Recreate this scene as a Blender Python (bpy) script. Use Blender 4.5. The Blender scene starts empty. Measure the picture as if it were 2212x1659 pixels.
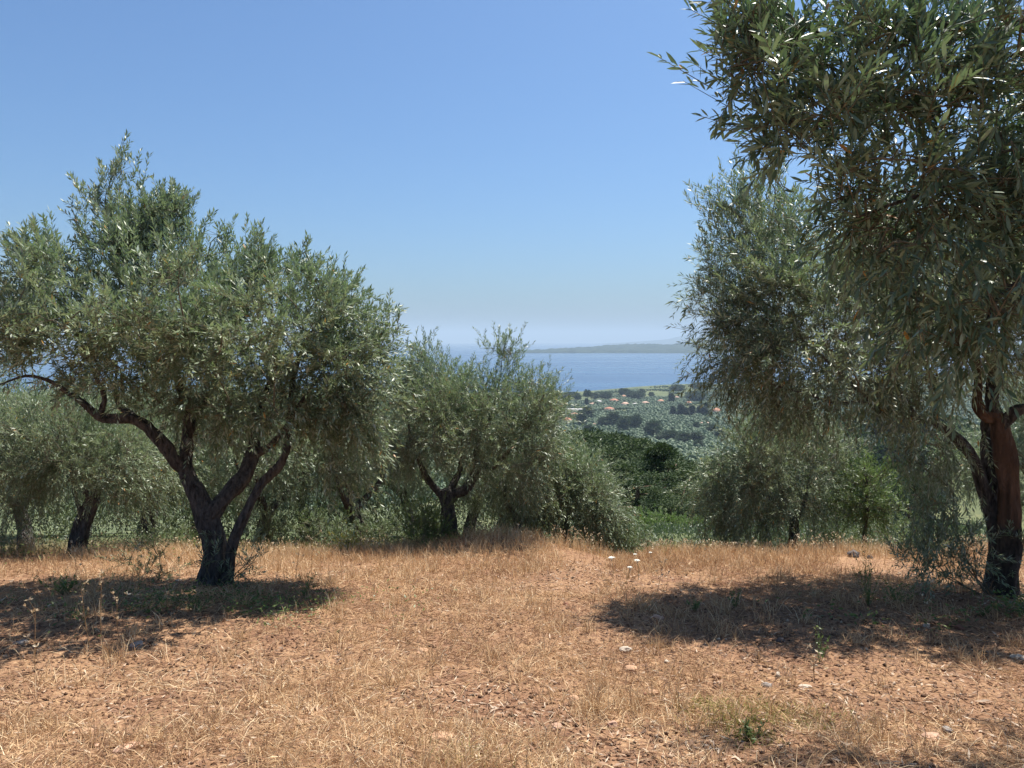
import bpy, bmesh, math, random
import numpy as np
from mathutils import Vector, Matrix, noise as mnoise

scene = bpy.context.scene
COL = scene.collection
R = math.radians
rng = np.random.default_rng(7)
random.seed(7)

# ------------------------------------------------------------------ camera
EYE = 1.65
TILT = R(3.31)
FPX = 1703.0                      # focal length in pixels of a 2212 x 1659 view
cam_d = bpy.data.cameras.new('camera')
cam = bpy.data.objects.new('camera', cam_d)
COL.objects.link(cam)
cam.location = (0, 0, EYE)
cam.rotation_euler = (R(90) - TILT, 0, 0)
cam_d.sensor_width = 36.0
cam_d.lens = 36.0 * FPX / 2212.0
cam_d.clip_start = 0.05
cam_d.clip_end = 150000
scene.camera = cam

# ------------------------------------------------------------------ sky, sun, exposure
SUN_EL, SUN_ROT = R(64), R(41)
world = bpy.data.worlds.new('World')
scene.world = world
world.use_nodes = True
wn = world.node_tree
for n in list(wn.nodes):
    wn.nodes.remove(n)
sky = wn.nodes.new('ShaderNodeTexSky')
sky.sky_type = 'NISHITA'
sky.sun_disc = False
sky.sun_elevation = SUN_EL
sky.sun_rotation = SUN_ROT
sky.altitude = 100
sky.air_density = 1.0
sky.dust_density = 2.0
sky.ozone_density = 5.0
bg = wn.nodes.new('ShaderNodeBackground')
bg.inputs['Strength'].default_value = 0.075
wo = wn.nodes.new('ShaderNodeOutputWorld')
tn = wn.nodes.new('ShaderNodeMix'); tn.data_type = 'RGBA'; tn.blend_type = 'MULTIPLY'
tn.inputs[0].default_value = 1.0
tn.inputs[7].default_value = (.64, .835, .99, 1)
wn.links.new(sky.outputs[0], tn.inputs[6])
wn.links.new(tn.outputs[2], bg.inputs['Color'])
wn.links.new(bg.outputs[0], wo.inputs['Surface'])

sun_d = bpy.data.lights.new('sun', 'SUN')
sun_d.energy = 5.0
sun_d.angle = R(0.53)
sun_d.color = (1.0, 0.95, 0.86)
sun = bpy.data.objects.new('sun', sun_d)
COL.objects.link(sun)
sdir = Vector((math.cos(SUN_EL) * math.sin(SUN_ROT), math.cos(SUN_EL) * math.cos(SUN_ROT), math.sin(SUN_EL)))
sun.rotation_euler = sdir.to_track_quat('Z', 'Y').to_euler()
sun.location = (20, 30, 80)

vs = scene.view_settings
vs.view_transform = 'Standard'
vs.look = 'None'
vs.exposure = 0.92
vs.gamma = 1.0
vs.use_curve_mapping = False
cy = scene.cycles
cy.max_bounces = 6
cy.diffuse_bounces = 3
cy.glossy_bounces = 2
cy.transmission_bounces = 3
cy.transparent_max_bounces = 4
cy.volume_bounces = 0
cy.use_denoising = True

# ------------------------------------------------------------------ small helpers
def vnoise(x, y, seed=0):
    x = np.asarray(x, float); y = np.asarray(y, float)
    xi = np.floor(x); yi = np.floor(y)
    fx = x - xi; fy = y - yi
    fx = fx * fx * (3 - 2 * fx); fy = fy * fy * (3 - 2 * fy)
    def hsh(a, b):
        v = np.sin(a * 127.1 + b * 311.7 + seed * 74.7) * 43758.5453
        return v - np.floor(v)
    a = hsh(xi, yi); b = hsh(xi + 1, yi); c = hsh(xi, yi + 1); d = hsh(xi + 1, yi + 1)
    return (a * (1 - fx) + b * fx) * (1 - fy) + (c * (1 - fx) + d * fx) * fy

def fbm(x, y, seed=0, octaves=4):
    t = 0; amp = 0.5; f = 1.0
    for o in range(octaves):
        t = t + amp * vnoise(x * f, y * f, seed + o * 13)
        amp *= 0.5; f *= 2.03
    return t

def sstep(a, b, x):
    t = np.clip((x - a) / (b - a), 0, 1)
    return t * t * (3 - 2 * t)

def P(px, py, d):
    """the place at forward distance d on the line of sight through a pixel of the 2212 x 1659 view"""
    u = (px - 1106.0) / FPX
    v = (829.5 - py) / FPX
    fy = math.cos(TILT) + v * math.sin(TILT)
    fz = -math.sin(TILT) + v * math.cos(TILT)
    k = d / fy
    return np.array((u * k, d, EYE + fz * k))

_KY = np.array([-80, -30, -8, 0, 4, 8, 10, 11.5, 13, 16, 20, 25, 30, 40, 60, 100, 200, 300, 500, 700, 1000, 1300, 1480, 1560, 1640, 1800, 2600])
_KZ = np.array([6, 2.2, .75, 0, -.40, -.90, -1.20, -1.50, -2.00, -2.75, -3.35, -4.6, -6.3, -10.4, -18, -31, -55, -67, -80, -90, -98, -101.5, -103.5, -105, -107, -112, -118])
_S = np.linspace(np.arcsinh(-80 / 5), np.arcsinh(2600 / 5), 1400)
_Z = np.interp(5 * np.sinh(_S), _KY, _KZ)
_k = np.hanning(31); _k /= _k.sum()
_Z = np.convolve(np.pad(_Z, 15, mode='edge'), _k, mode='valid')

def height(x, y, fine=True):
    x = np.asarray(x, float); y = np.asarray(y, float)
    a = x / np.maximum(y, 1.0)
    shift = (300 * sstep(.05, .24, a) + 500 * sstep(.24, .6, a)) * sstep(700, 1500, y)
    z = np.interp(np.arcsinh((y - shift) / 5), _S, _Z)
    z = z + 32 * np.exp(-((x - 140) / 80) ** 2 - ((y - 300) / 70) ** 2)
    z = z + .27 * np.exp(-((x + .25) / 1.2) ** 2 - ((y - 11.2) / .9) ** 2)
    z = z - .10 * np.exp(-((x - 1.6) / .45) ** 2 - ((y - 11.2) / 1.6) ** 2)
    far = sstep(40, 300, y)
    z = z + far * (fbm(x / 90, y / 90, 3, 3) - .45) * 10 * (1 - sstep(1200, 1500, y))
    nearw = 1 - sstep(25, 60, np.hypot(x, y))
    z = z + nearw * ((fbm(x * .8, y * .8, 5, 3) - .45) * .12)
    if fine:
        z = z + nearw * ((fbm(x * 6, y * 6, 9, 3) - .45) * .035 + (vnoise(x * 31, y * 31, 21) - .5) * .010)
    return z

def ground_hit(px, py):
    ds = 2.0 * 1.01 ** np.arange(0, 690)
    a = P(px, py, 1.0); o = np.array((0, 0, EYE)); v = a - o
    pts = o + v * ds[:, None]
    dz = pts[:, 2] - height(pts[:, 0], pts[:, 1], False)
    i = int(np.argmax(dz < 0))
    if dz[i] >= 0: i = len(ds) - 1
    d0, d1 = ds[max(i - 1, 0)], ds[i]
    for _ in range(20):
        m = (d0 + d1) / 2
        p = o + v * m
        if p[2] < float(height(p[0], p[1], False)): d1 = m
        else: d0 = m
    p = o + v * d1
    return np.array((p[0], p[1], float(height(p[0], p[1], False))))

def make_mesh(name, V, faces, tint=None, smooth=False):
    """faces: list of integer arrays, each (n, k)"""
    V = np.asarray(V, np.float32)
    faces = [np.asarray(f, np.int32) for f in faces if len(f)]
    me = bpy.data.meshes.new(name)
    me.vertices.add(len(V))
    me.vertices.foreach_set('co', V.ravel())
    loops = np.concatenate([f.ravel() for f in faces])
    tot = np.concatenate([np.full(len(f), f.shape[1], np.int32) for f in faces])
    start = np.concatenate([[0], np.cumsum(tot)[:-1]]).astype(np.int32)
    me.loops.add(len(loops))
    me.loops.foreach_set('vertex_index', loops)
    me.polygons.add(len(tot))
    me.polygons.foreach_set('loop_start', start)
    me.polygons.foreach_set('loop_total', tot)
    if smooth:
        me.polygons.foreach_set('use_smooth', np.ones(len(tot), bool))
    if tint is not None:
        at = me.attributes.new('tint', 'FLOAT', 'POINT')
        at.data.foreach_set('value', np.asarray(tint, np.float32))
    me.update(calc_edges=True)
    return me

class Geo:
    """collects vertices and faces of one mesh"""
    def __init__(s):
        s.V = []; s.F = {}; s.T = []; s.n = 0
    def add(s, V, F, tint=0.5):
        V = np.asarray(V, float).reshape(-1, 3)
        F = np.asarray(F, np.int64)
        s.F.setdefault(F.shape[1], []).append(F + s.n)
        s.V.append(V)
        s.T.append(np.broadcast_to(np.asarray(tint, float), (len(V),)))
        s.n += len(V)
    def mesh(s, name, origin=(0, 0, 0), smooth=False):
        V = np.concatenate(s.V) - np.asarray(origin)
        return make_mesh(name, V, [np.concatenate(f) for f in s.F.values()], np.concatenate(s.T), smooth)

def link(name, me, mat, parent=None, loc=None, kind=None):
    o = bpy.data.objects.new(name, me)
    COL.objects.link(o)
    if mat is not None and not me.materials:
        me.materials.append(mat)
    if parent is not None: o.parent = parent
    if loc is not None: o.location = loc
    if kind: o['kind'] = kind
    return o

def empty(name, loc, rz=0.0, sc=1.0):
    o = bpy.data.objects.new(name, None)
    COL.objects.link(o)
    o.location = loc; o.rotation_euler = (0, 0, rz); o.scale = (sc, sc, sc)
    o.empty_display_size = .2
    return o

def tag(o, label, cat, group=None):
    o['label'] = label; o['category'] = cat
    if group: o['group'] = group
    return o

def copy_tree(o, parent=None):
    c = o.copy(); COL.objects.link(c)
    if parent is not None: c.parent = parent
    for ch in list(o.children):
        copy_tree(ch, c)
    return c

def unit(a):
    return a / np.maximum(np.linalg.norm(a, axis=-1, keepdims=True), 1e-9)

# ------------------------------------------------------------------ materials
def new_mat(name, rough=0.8, spec=0.3):
    m = bpy.data.materials.new(name)
    m.use_nodes = True
    nt = m.node_tree
    b = nt.nodes['Principled BSDF']
    b.inputs['Roughness'].default_value = rough
    b.inputs['Specular IOR Level'].default_value = spec
    return m, nt, b

def node(nt, t, **kw):
    n = nt.nodes.new(t)
    for k, v in kw.items():
        setattr(n, k, v)
    return n

def ramp(nt, src, stops, interp='LINEAR'):
    r = node(nt, 'ShaderNodeValToRGB')
    r.color_ramp.interpolation = interp
    e = r.color_ramp.elements
    while len(e) < len(stops): e.new(0.5)
    for el, (p, c) in zip(e, stops):
        el.position = p; el.color = (c[0], c[1], c[2], 1)
    nt.links.new(src, r.inputs[0])
    return r.outputs[0]

def tex_noise(nt, vec, scale, detail=4, rough=.55, dist=0):
    n = node(nt, 'ShaderNodeTexNoise')
    n.inputs['Scale'].default_value = scale
    n.inputs['Detail'].default_value = detail
    n.inputs['Roughness'].default_value = rough
    n.inputs['Distortion'].default_value = dist
    if vec is not None: nt.links.new(vec, n.inputs['Vector'])
    return n.outputs['Fac']

def mixc(nt, fac, a, b, mode='MIX'):
    n = node(nt, 'ShaderNodeMix', data_type='RGBA', blend_type=mode)
    for s, v in ((n.inputs[0], fac), (n.inputs[6], a), (n.inputs[7], b)):
        if isinstance(v, (int, float)): s.default_value = v
        elif isinstance(v, tuple): s.default_value = (*v, 1)
        else: nt.links.new(v, s)
    return n.outputs[2]

def bump(nt, b, h, strength=.5, dist=.02):
    n = node(nt, 'ShaderNodeBump')
    n.inputs['Strength'].default_value = strength
    n.inputs['Distance'].default_value = dist
    nt.links.new(h, n.inputs['Height'])
    nt.links.new(n.outputs[0], b.inputs['Normal'])

def tint_out(nt):
    return node(nt, 'ShaderNodeAttribute', attribute_name='tint').outputs['Fac']

def leaf_material(name, top, under, rough=.42, trans=.18, objrand=False):
    m, nt, b = new_mat(name, rough, .45)
    t = node(nt, 'ShaderNodeObjectInfo').outputs['Random'] if objrand else tint_out(nt)
    ct = ramp(nt, t, top)
    cu = ramp(nt, t, under)
    geo = node(nt, 'ShaderNodeNewGeometry')
    c = mixc(nt, geo.outputs['Backfacing'], ct, cu)
    nt.links.new(c, b.inputs['Base Color'])
    tr = node(nt, 'ShaderNodeBsdfTranslucent')
    c2 = mixc(nt, .55, ct, (.22, .36, .10))
    nt.links.new(c2, tr.inputs['Color'])
    mx = node(nt, 'ShaderNodeMixShader')
    mx.inputs[0].default_value = trans
    out = nt.nodes['Material Output']
    nt.links.new(b.outputs[0], mx.inputs[1]); nt.links.new(tr.outputs[0], mx.inputs[2])
    nt.links.new(mx.outputs[0], out.inputs['Surface'])
    return m

OLIVE_TOP = [(0, (.078, .110, .057)), (.5, (.145, .187, .100)), (.9, (.25, .287, .158)), (.975, (.30, .30, .16)), (1, (.42, .18, .03))]
OLIVE_UND = [(0, (.22, .28, .22)), (.5, (.32, .39, .31)), (.95, (.46, .52, .41)), (1, (.42, .24, .06))]
M_LEAF = leaf_material('olive_leaf', OLIVE_TOP, OLIVE_UND, .46, .22)
NEAR_TOP = [(0, (.045, .080, .042)), (.5, (.080, .125, .065)), (.9, (.14, .19, .10)), (.975, (.20, .22, .09)), (1, (.42, .18, .03))]
NEAR_UND = [(0, (.10, .18, .13)), (.5, (.155, .25, .185)), (.95, (.26, .36, .27)), (1, (.42, .24, .06))]
M_LEAFN = leaf_material('near_olive_leaf', NEAR_TOP, NEAR_UND, .46, .14)
M_LEAF1 = leaf_material('single_olive_leaf', NEAR_TOP, NEAR_UND, .46, .14, True)
M_GREEN = leaf_material('green_leaf', [(0, (.05, .09, .02)), (.6, (.10, .15, .03)), (1, (.17, .20, .05))],
                        [(0, (.09, .13, .04)), (1, (.18, .22, .08))], .5, .3)
M_PINE = leaf_material('pine_needle', [(0, (.016, .036, .010)), (.5, (.030, .055, .013)), (1, (.075, .100, .020))],
                       [(0, (.016, .036, .010)), (.5, (.030, .055, .013)), (1, (.075, .100, .020))], .8, .08)
M_FARPINE = leaf_material('far_pine_needle', [(0, (.010, .024, .012)), (.5, (.022, .042, .018)), (1, (.045, .062, .024))],
                          [(0, (.010, .024, .012)), (.5, (.022, .042, .018)), (1, (.045, .062, .024))], .7, .1)
M_SHRUB = leaf_material('shrub_leaf', [(0, (.06, .09, .035)), (.6, (.11, .15, .065)), (1, (.18, .20, .10))],
                        [(0, (.13, .16, .09)), (1, (.25, .27, .17))], .5, .22)
M_SCRUB = leaf_material('scrub_leaf', [(0, (.035, .055, .028)), (.6, (.065, .092, .048)), (1, (.11, .135, .075))],
                        [(0, (.075, .10, .062)), (1, (.15, .18, .12))], .55, .14)
M_YELLOW = leaf_material('yellow_flower', [(0, (.25, .22, .04)), (.5, (.45, .36, .04)), (1, (.62, .48, .08))],
                         [(0, (.25, .22, .04)), (1, (.6, .46, .07))], .7, .3)

def straw_material(name, stops):
    m, nt, b = new_mat(name, .65, .25)
    c = ramp(nt, tint_out(nt), stops)
    nt.links.new(c, b.inputs['Base Color'])
    tr = node(nt, 'ShaderNodeBsdfTranslucent')
    nt.links.new(c, tr.inputs['Color'])
    mx = node(nt, 'ShaderNodeMixShader')
    mx.inputs[0].default_value = .25
    nt.links.new(b.outputs[0], mx.inputs[1]); nt.links.new(tr.outputs[0], mx.inputs[2])
    nt.links.new(mx.outputs[0], nt.nodes['Material Output'].inputs['Surface'])
    return m

M_STRAW = straw_material('dry_straw', [(0, (.19, .100, .056)), (.35, (.37, .220, .120)), (.7, (.58, .395, .215)), (1, (.78, .63, .42))])
M_SEED = straw_material('seed_head', [(0, (.40, .27, .14)), (1, (.75, .66, .48))])
M_LITTER = straw_material('dry_litter', [(0, (.05, .026, .016)), (.4, (.14, .072, .040)), (.8, (.34, .19, .11)), (1, (.58, .46, .34))])
M_FRESH = straw_material('fresh_grass', [(0, (.16, .19, .04)), (.5, (.30, .30, .08)), (1, (.50, .40, .15))])

def bark_material(name, dark, light, warm=None, scale=1.0, peel=None):
    m, nt, b = new_mat(name, .9, .15)
    tc = node(nt, 'ShaderNodeTexCoord').outputs['Object']
    mp = node(nt, 'ShaderNodeMapping'); mp.inputs['Scale'].default_value = (1, 1, .35)
    nt.links.new(tc, mp.inputs['Vector'])
    n1 = tex_noise(nt, mp.outputs[0], 26 * scale, 6, .65, .4)
    n2 = tex_noise(nt, tc, 4 * scale, 3)
    c = ramp(nt, n1, [(.32, dark), (.62, light)])
    if warm:
        f = ramp(nt, n2, [(.42, (0, 0, 0)), (.58, (1, 1, 1))])
        c = mixc(nt, f, c, warm)
    if peel:
        sz = node(nt, 'ShaderNodeSeparateXYZ'); nt.links.new(tc, sz.inputs[0])
        am = node(nt, 'ShaderNodeMath', operation='MULTIPLY_ADD'); am.inputs[1].default_value = 1.1
        nt.links.new(n2, am.inputs[0]); nt.links.new(sz.outputs['Z'], am.inputs[2])
        fz = ramp(nt, am.outputs[0], [(0, (0, 0, 0)), (1, (1, 1, 1))])
        mrz = node(nt, 'ShaderNodeMapRange'); mrz.inputs[1].default_value = peel; mrz.inputs[2].default_value = peel + .10
        nt.links.new(am.outputs[0], mrz.inputs[0])
        c = mixc(nt, mrz.outputs[0], ramp(nt, n1, [(.32, (.020, .016, .014)), (.62, (.10, .085, .07))]), c)
    nt.links.new(c, b.inputs['Base Color'])
    vo = node(nt, 'ShaderNodeTexVoronoi', feature='DISTANCE_TO_EDGE')
    vo.inputs['Scale'].default_value = 22 * scale
    nt.links.new(mp.outputs[0], vo.inputs['Vector'])
    ad = node(nt, 'ShaderNodeMath', operation='ADD')
    nt.links.new(vo.outputs['Distance'], ad.inputs[0]); nt.links.new(n1, ad.inputs[1])
    bump(nt, b, ad.outputs[0], 1.0, .035)
    return m

M_BARK = bark_material('olive_bark', (.022, .020, .019), (.125, .115, .104))
M_BARK_RED = bark_material('peeled_bark', (.050, .033, .025), (.17, .108, .073), (.105, .066, .045), .6, 1.12)
M_TWIG = bark_material('twig_bark', (.10, .09, .06), (.24, .22, .15))
M_PBARK = bark_material('pine_bark', (.05, .034, .024), (.17, .115, .08), None, .3)

def plain(name, c, rough=.8, spec=.3, var=.25, scale=8):
    m, nt, b = new_mat(name, rough, spec)
    tc = node(nt, 'ShaderNodeTexCoord').outputs['Object']
    n = tex_noise(nt, tc, scale, 5)
    lo = tuple(v * (1 - var) for v in c); hi = tuple(min(1, v * (1 + var)) for v in c)
    nt.links.new(ramp(nt, n, [(.3, lo), (.7, hi)]), b.inputs['Base Color'])
    bump(nt, b, n, .5, .01)
    return m

STONE_MATS = {
    'tan': plain('tan_stone', (.42, .25, .15), var=.35, scale=14),
    'pink': plain('pink_stone', (.46, .28, .19), var=.3, scale=14),
    'grey': plain('grey_stone', (.25, .215, .19), var=.35, scale=14),
    'dark': plain('dark_stone', (.10, .085, .08), var=.4, scale=14),
    'pale': plain('pale_stone', (.44, .36, .28), var=.25, scale=14),
    'rust': plain('rust_stone', (.23, .10, .06), var=.35, scale=14),
}
M_WALLS = {'white': plain('white_plaster', (.72, .68, .62), var=.06), 'cream': plain('cream_plaster', (.62, .50, .36), var=.08),
           'pink': plain('pink_plaster', (.60, .38, .29), var=.08), 'stone': plain('stone_wall', (.40, .34, .28), var=.25, scale=3)}
M_ROOFS = {'red': plain('red_roof_tile', (.42, .17, .105), var=.25, scale=1.5), 'orange': plain('orange_roof_tile', (.44, .22, .135), var=.25, scale=1.5),
           'pale': plain('pale_roof_tile', (.52, .33, .24), var=.2, scale=1.5), 'grey': plain('grey_roof', (.48, .46, .43), var=.12, scale=1.5)}
M_PANE = plain('window_glass', (.04, .045, .05), .2, .5, .1)
M_PETAL = plain('white_petal', (.78, .76, .68), .8, .2, .06)
M_STALK = plain('dry_stem', (.34, .22, .11), .8, .2, .2, 30)
M_GSTEM = plain('green_stem', (.13, .16, .05), .7, .3, .2, 30)

# ground: red earth with straw chaff, greener scrub beyond the crest
m, nt, b = new_mat('red_earth', .95, .1)
pos = node(nt, 'ShaderNodeNewGeometry').outputs['Position']
n1 = tex_noise(nt, pos, 1.3, 6, .6)
n2 = tex_noise(nt, pos, 38, 6, .7)
n3 = tex_noise(nt, pos, 9, 5, .65)
c1 = ramp(nt, n2, [(.32, (.075, .034, .020)), (.50, (.20, .106, .064)), (.72, (.36, .21, .125))])
c2 = ramp(nt, n2, [(.28, (.15, .075, .042)), (.52, (.34, .203, .115)), (.74, (.54, .37, .21))])
f1 = ramp(nt, mixc(nt, .5, n1, n3), [(.40, (0, 0, 0)), (.60, (1, 1, 1))])
near = mixc(nt, f1, c1, c2)
nf = tex_noise(nt, pos, .035, 5, .6)
nf2 = tex_noise(nt, pos, .4, 4, .6)
farc = ramp(nt, mixc(nt, .35, nf, nf2), [(.40, (.075, .095, .045)), (.56, (.12, .135, .065)), (.78, (.22, .20, .10))])
sx = node(nt, 'ShaderNodeSeparateXYZ'); nt.links.new(pos, sx.inputs[0])
mr = node(nt, 'ShaderNodeMapRange'); mr.inputs[1].default_value = 13; mr.inputs[2].default_value = 19
nt.links.new(sx.outputs['Y'], mr.inputs[0])
nt.links.new(mixc(nt, mr.outputs[0], near, farc), b.inputs['Base Color'])
bump(nt, b, mixc(nt, .4, n2, n3), .8, .03)
M_EARTH = m

# sea
m, nt, b = new_mat('sea_water', .22, .5)
pos = node(nt, 'ShaderNodeNewGeometry').outputs['Position']
mp = node(nt, 'ShaderNodeMapping'); mp.inputs['Scale'].default_value = (.0010, .0035, 1)
nt.links.new(pos, mp.inputs['Vector'])
slick = tex_noise(nt, mp.outputs[0], 1.0, 5, .6, .6)
nt.links.new(ramp(nt, slick, [(.35, (.010, .045, .110)), (.70, (.022, .070, .140))]), b.inputs['Base Color'])
rr = node(nt, 'ShaderNodeMapRange'); rr.inputs[1].default_value = .35; rr.inputs[2].default_value = .7
rr.inputs[3].default_value = .34; rr.inputs[4].default_value = .20
nt.links.new(slick, rr.inputs[0]); nt.links.new(rr.outputs[0], b.inputs['Roughness'])
wv = tex_noise(nt, pos, .12, 4, .6)
bump(nt, b, wv, .5, 1.6)
M_SEA = m

m, nt, b = new_mat('wooded_land', .95, .05)
pos = node(nt, 'ShaderNodeNewGeometry').outputs['Position']
nl = tex_noise(nt, pos, .012, 5, .7)
nt.links.new(ramp(nt, nl, [(.36, (.012, .024, .016)), (.62, (.030, .046, .028)), (.78, (.14, .13, .09))]), b.inputs['Base Color'])
M_WOODLAND = m
M_GROVE = leaf_material('grove_leaf', [(0, (.070, .112, .056)), (.6, (.108, .160, .080)), (1, (.145, .195, .10))],
                        [(0, (.08, .12, .065)), (1, (.16, .21, .12))], .6, .1, True)

# ------------------------------------------------------------------ terrain, sea, far land
th_f = np.radians(np.arange(-46, 46.01, .44))
th_b = np.radians(np.arange(49, 312, 3.0))
TH = np.concatenate([th_f, th_b])
rs = [1.0]
while rs[-1] < 15: rs.append(rs[-1] * 1.011)
while rs[-1] < 60: rs.append(rs[-1] * 1.03)
while rs[-1] < 2600: rs.append(rs[-1] * 1.055)
RS = np.array(rs)
nr, na = len(RS), len(TH)
X = RS[:, None] * np.sin(TH)[None]; Y = RS[:, None] * np.cos(TH)[None]
Z = height(X, Y)
V = np.stack([X, Y, Z], -1).reshape(-1, 3)
V = np.concatenate([V, [[0, 0, float(height(0, 0))]]])
I = (np.arange(nr - 1)[:, None] * na + np.arange(na)[None]).ravel()
J = (np.arange(nr - 1)[:, None] * na + (np.arange(na)[None] + 1) % na).ravel()
Q = np.stack([I, I + na, J + na, J], -1)
T = np.stack([np.full(na, len(V) - 1), np.arange(na), (np.arange(na) + 1) % na], -1)
me = make_mesh('ground', V, [Q[:, ::-1], T[:, ::-1]], None, True)
ground = link('ground', me, M_EARTH, kind='structure')
# make the sheet face upwards
if me.polygons[0].normal.z < 0:
    me.flip_normals()

RE = 6371000.0
def ring_sheet(r0, r1, n, th):
    r = np.geomspace(r0, r1, n)
    X = r[:, None] * np.sin(th)[None]; Y = r[:, None] * np.cos(th)[None]
    Z = np.broadcast_to((-105 - r ** 2 / (2 * RE))[:, None], X.shape)
    V = np.stack([X, Y, Z], -1).reshape(-1, 3); na = len(th)
    I = (np.arange(n - 1)[:, None] * na + np.arange(na - 1)[None]).ravel()
    return V, np.stack([I, I + 1, I + na + 1, I + na], -1)
V, Q = ring_sheet(900, 40000, 70, np.radians(np.arange(-90, 90.1, 1.5)))
link('sea', make_mesh('sea', V, [Q], None, True), M_SEA, kind='structure')

# wooded spit across the bay
xs = np.linspace(20, 6500, 420); ys = np.linspace(0, 1, 40)
GX, GU = np.meshgrid(xs, ys, indexing='ij')
y0 = 5850 + 120 * (fbm(GX / 500, GX * 0, 31, 3) - .5) + 40 * np.sin(GX / 300)
wid = 2300 * sstep(-100, 1500, GX) * (.7 + .6 * fbm(GX / 800, GX * 0 + 4, 33, 2)) + 150
GY = y0 + GU * wid
prof = np.sin(np.pi * GU) ** .5
hz = prof * (16 + 62 * sstep(0, 900, GX) * fbm(GX / 700, GY / 500, 37, 3) + 12 * sstep(600, 3000, GX))
lump = (vnoise(GX / 26, GY / 60, 39) ** 2) * 14 * (GU > .02) * (GU < .98)
GZ = -107 - GY ** 2 / (2 * RE) + hz + lump + 1.0
GZ = np.where((GU < .02) | (GU > .98) | (GX < 24), -112 - GY ** 2 / (2 * RE), GZ)
V = np.stack([GX, GY, GZ], -1).reshape(-1, 3)
na = len(ys)
I = (np.arange(len(xs) - 1)[:, None] * na + np.arange(na - 1)[None]).ravel()
link('peninsula', make_mesh('peninsula', V, [np.stack([I, I + na, I + na + 1, I + 1], -1)]), M_WOODLAND, kind='structure')

# low blue hills on the horizon
xs = np.linspace(2050, 12500, 160); ys = np.linspace(0, 1, 14)
GX, GU = np.meshgrid(xs, ys, indexing='ij')
GY = 17000 + GU * 4000
hp = 25 * sstep(2050, 2600, GX) + 70 * sstep(2400, 3700, GX) + 150 * sstep(3600, 4500, GX) + 60 * sstep(4500, 9000, GX)
GZ = -106 - GY ** 2 / (2 * RE) + hp * np.sin(np.pi * np.clip(GU * .9 + .05, 0, 1)) * (.8 + .4 * fbm(GX / 900, GY / 900, 41, 4))
V = np.stack([GX, GY, GZ], -1).reshape(-1, 3)
na = len(ys)
I = (np.arange(len(xs) - 1)[:, None] * na + np.arange(na - 1)[None]).ravel()
link('hills', make_mesh('hills', V, [np.stack([I, I + na, I + na + 1, I + 1], -1)], None, True), M_WOODLAND, kind='structure')

# air
HAZE_DENSITY = 1.05e-4
hm = bpy.data.materials.new('haze_air')
hm.use_nodes = True
hn = hm.node_tree
for n in list(hn.nodes): hn.nodes.remove(n)
ho = hn.nodes.new('ShaderNodeOutputMaterial')
pv = hn.nodes.new('ShaderNodeVolumePrincipled')
pv.inputs['Color'].default_value = (.62, .79, .97, 1)
pv.inputs['Density'].default_value = HAZE_DENSITY
hn.links.new(pv.outputs[0], ho.inputs['Volume'])
bx = np.array([(x, y, z) for z in (-260., 330.) for y in (-3000., 42000.) for x in (-42000., 42000.)])
bq = np.array([(0, 2, 3, 1), (4, 5, 7, 6), (0, 1, 5, 4), (2, 6, 7, 3), (0, 4, 6, 2), (1, 3, 7, 5)])
link('haze', make_mesh('haze', bx, [bq]), hm, kind='stuff')

# ------------------------------------------------------------------ tubes, leaves, trees
def catmull(pts, rad, step):
    pts = np.asarray(pts, float); rad = np.asarray(rad, float)
    n = len(pts)
    p = np.concatenate([[2 * pts[0] - pts[1]], pts, [2 * pts[-1] - pts[-2]]])
    out = []; ro = []
    for i in range(n - 1):
        a, b, c, d = p[i], p[i + 1], p[i + 2], p[i + 3]
        k = max(2, int(np.linalg.norm(c - b) / step))
        t = np.arange(k)[:, None] / k
        out.append(.5 * (2 * b + (c - a) * t + (2 * a - 5 * b + 4 * c - d) * t ** 2 + (3 * b - a - 3 * c + d) * t ** 3))
        ro.append(rad[i] + (rad[i + 1] - rad[i]) * t[:, 0])
    out.append(pts[-1:]); ro.append(rad[-1:])
    return np.concatenate(out), np.concatenate(ro)

def tube(geo, pts, rad, sides=10, gnarl=0.0, seed=0, cap=True):
    pts = np.asarray(pts); rad = np.asarray(rad)
    n = len(pts)
    tan = unit(np.gradient(pts, axis=0))
    ref = np.array((0.31, 0.95, 0.05)) if abs(tan[0][2]) > .6 else np.array((0.02, .1, 1.))
    u = unit(np.cross(tan, ref)); w = np.cross(tan, u)
    th = np.arange(sides) * 2 * np.pi / sides
    rr = np.broadcast_to(rad[:, None], (n, sides)).copy()
    if gnarl:
        s = np.concatenate([[0], np.cumsum(np.linalg.norm(np.diff(pts, axis=0), axis=1))])
        S = s[:, None] / max(rad.max(), .02)
        A = np.cos(th)[None] * 1.6; B = np.sin(th)[None] * 1.6
        g = vnoise(A + S * .35 + seed, B * 1.0 + S * .21, seed) - .5
        g2 = vnoise(np.broadcast_to(A * 3.1, S.shape[:1] + (sides,)) + S * .25, B * 3.1 + S * 1.1, seed + 5) - .5
        rr = rr * (1 + gnarl * (1.1 * g + .6 * g2))
    V = pts[:, None] + (np.cos(th)[None, :, None] * u[:, None] + np.sin(th)[None, :, None] * w[:, None]) * rr[..., None]
    I = (np.arange(n - 1)[:, None] * sides + np.arange(sides)[None]).ravel()
    J = (np.arange(n - 1)[:, None] * sides + (np.arange(sides)[None] + 1) % sides).ravel()
    V = V.reshape(-1, 3)
    n0 = geo.n
    geo.add(V, np.stack([I, J, J + sides, I + sides], -1))
    if cap:
        e = (n - 1) * sides
        geo.add(np.concatenate([V[e:e + sides], [pts[-1] + tan[-1] * rad[-1] * .5]]),
                np.stack([np.arange(sides), (np.arange(sides) + 1) % sides, np.full(sides, sides)], -1))

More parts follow.
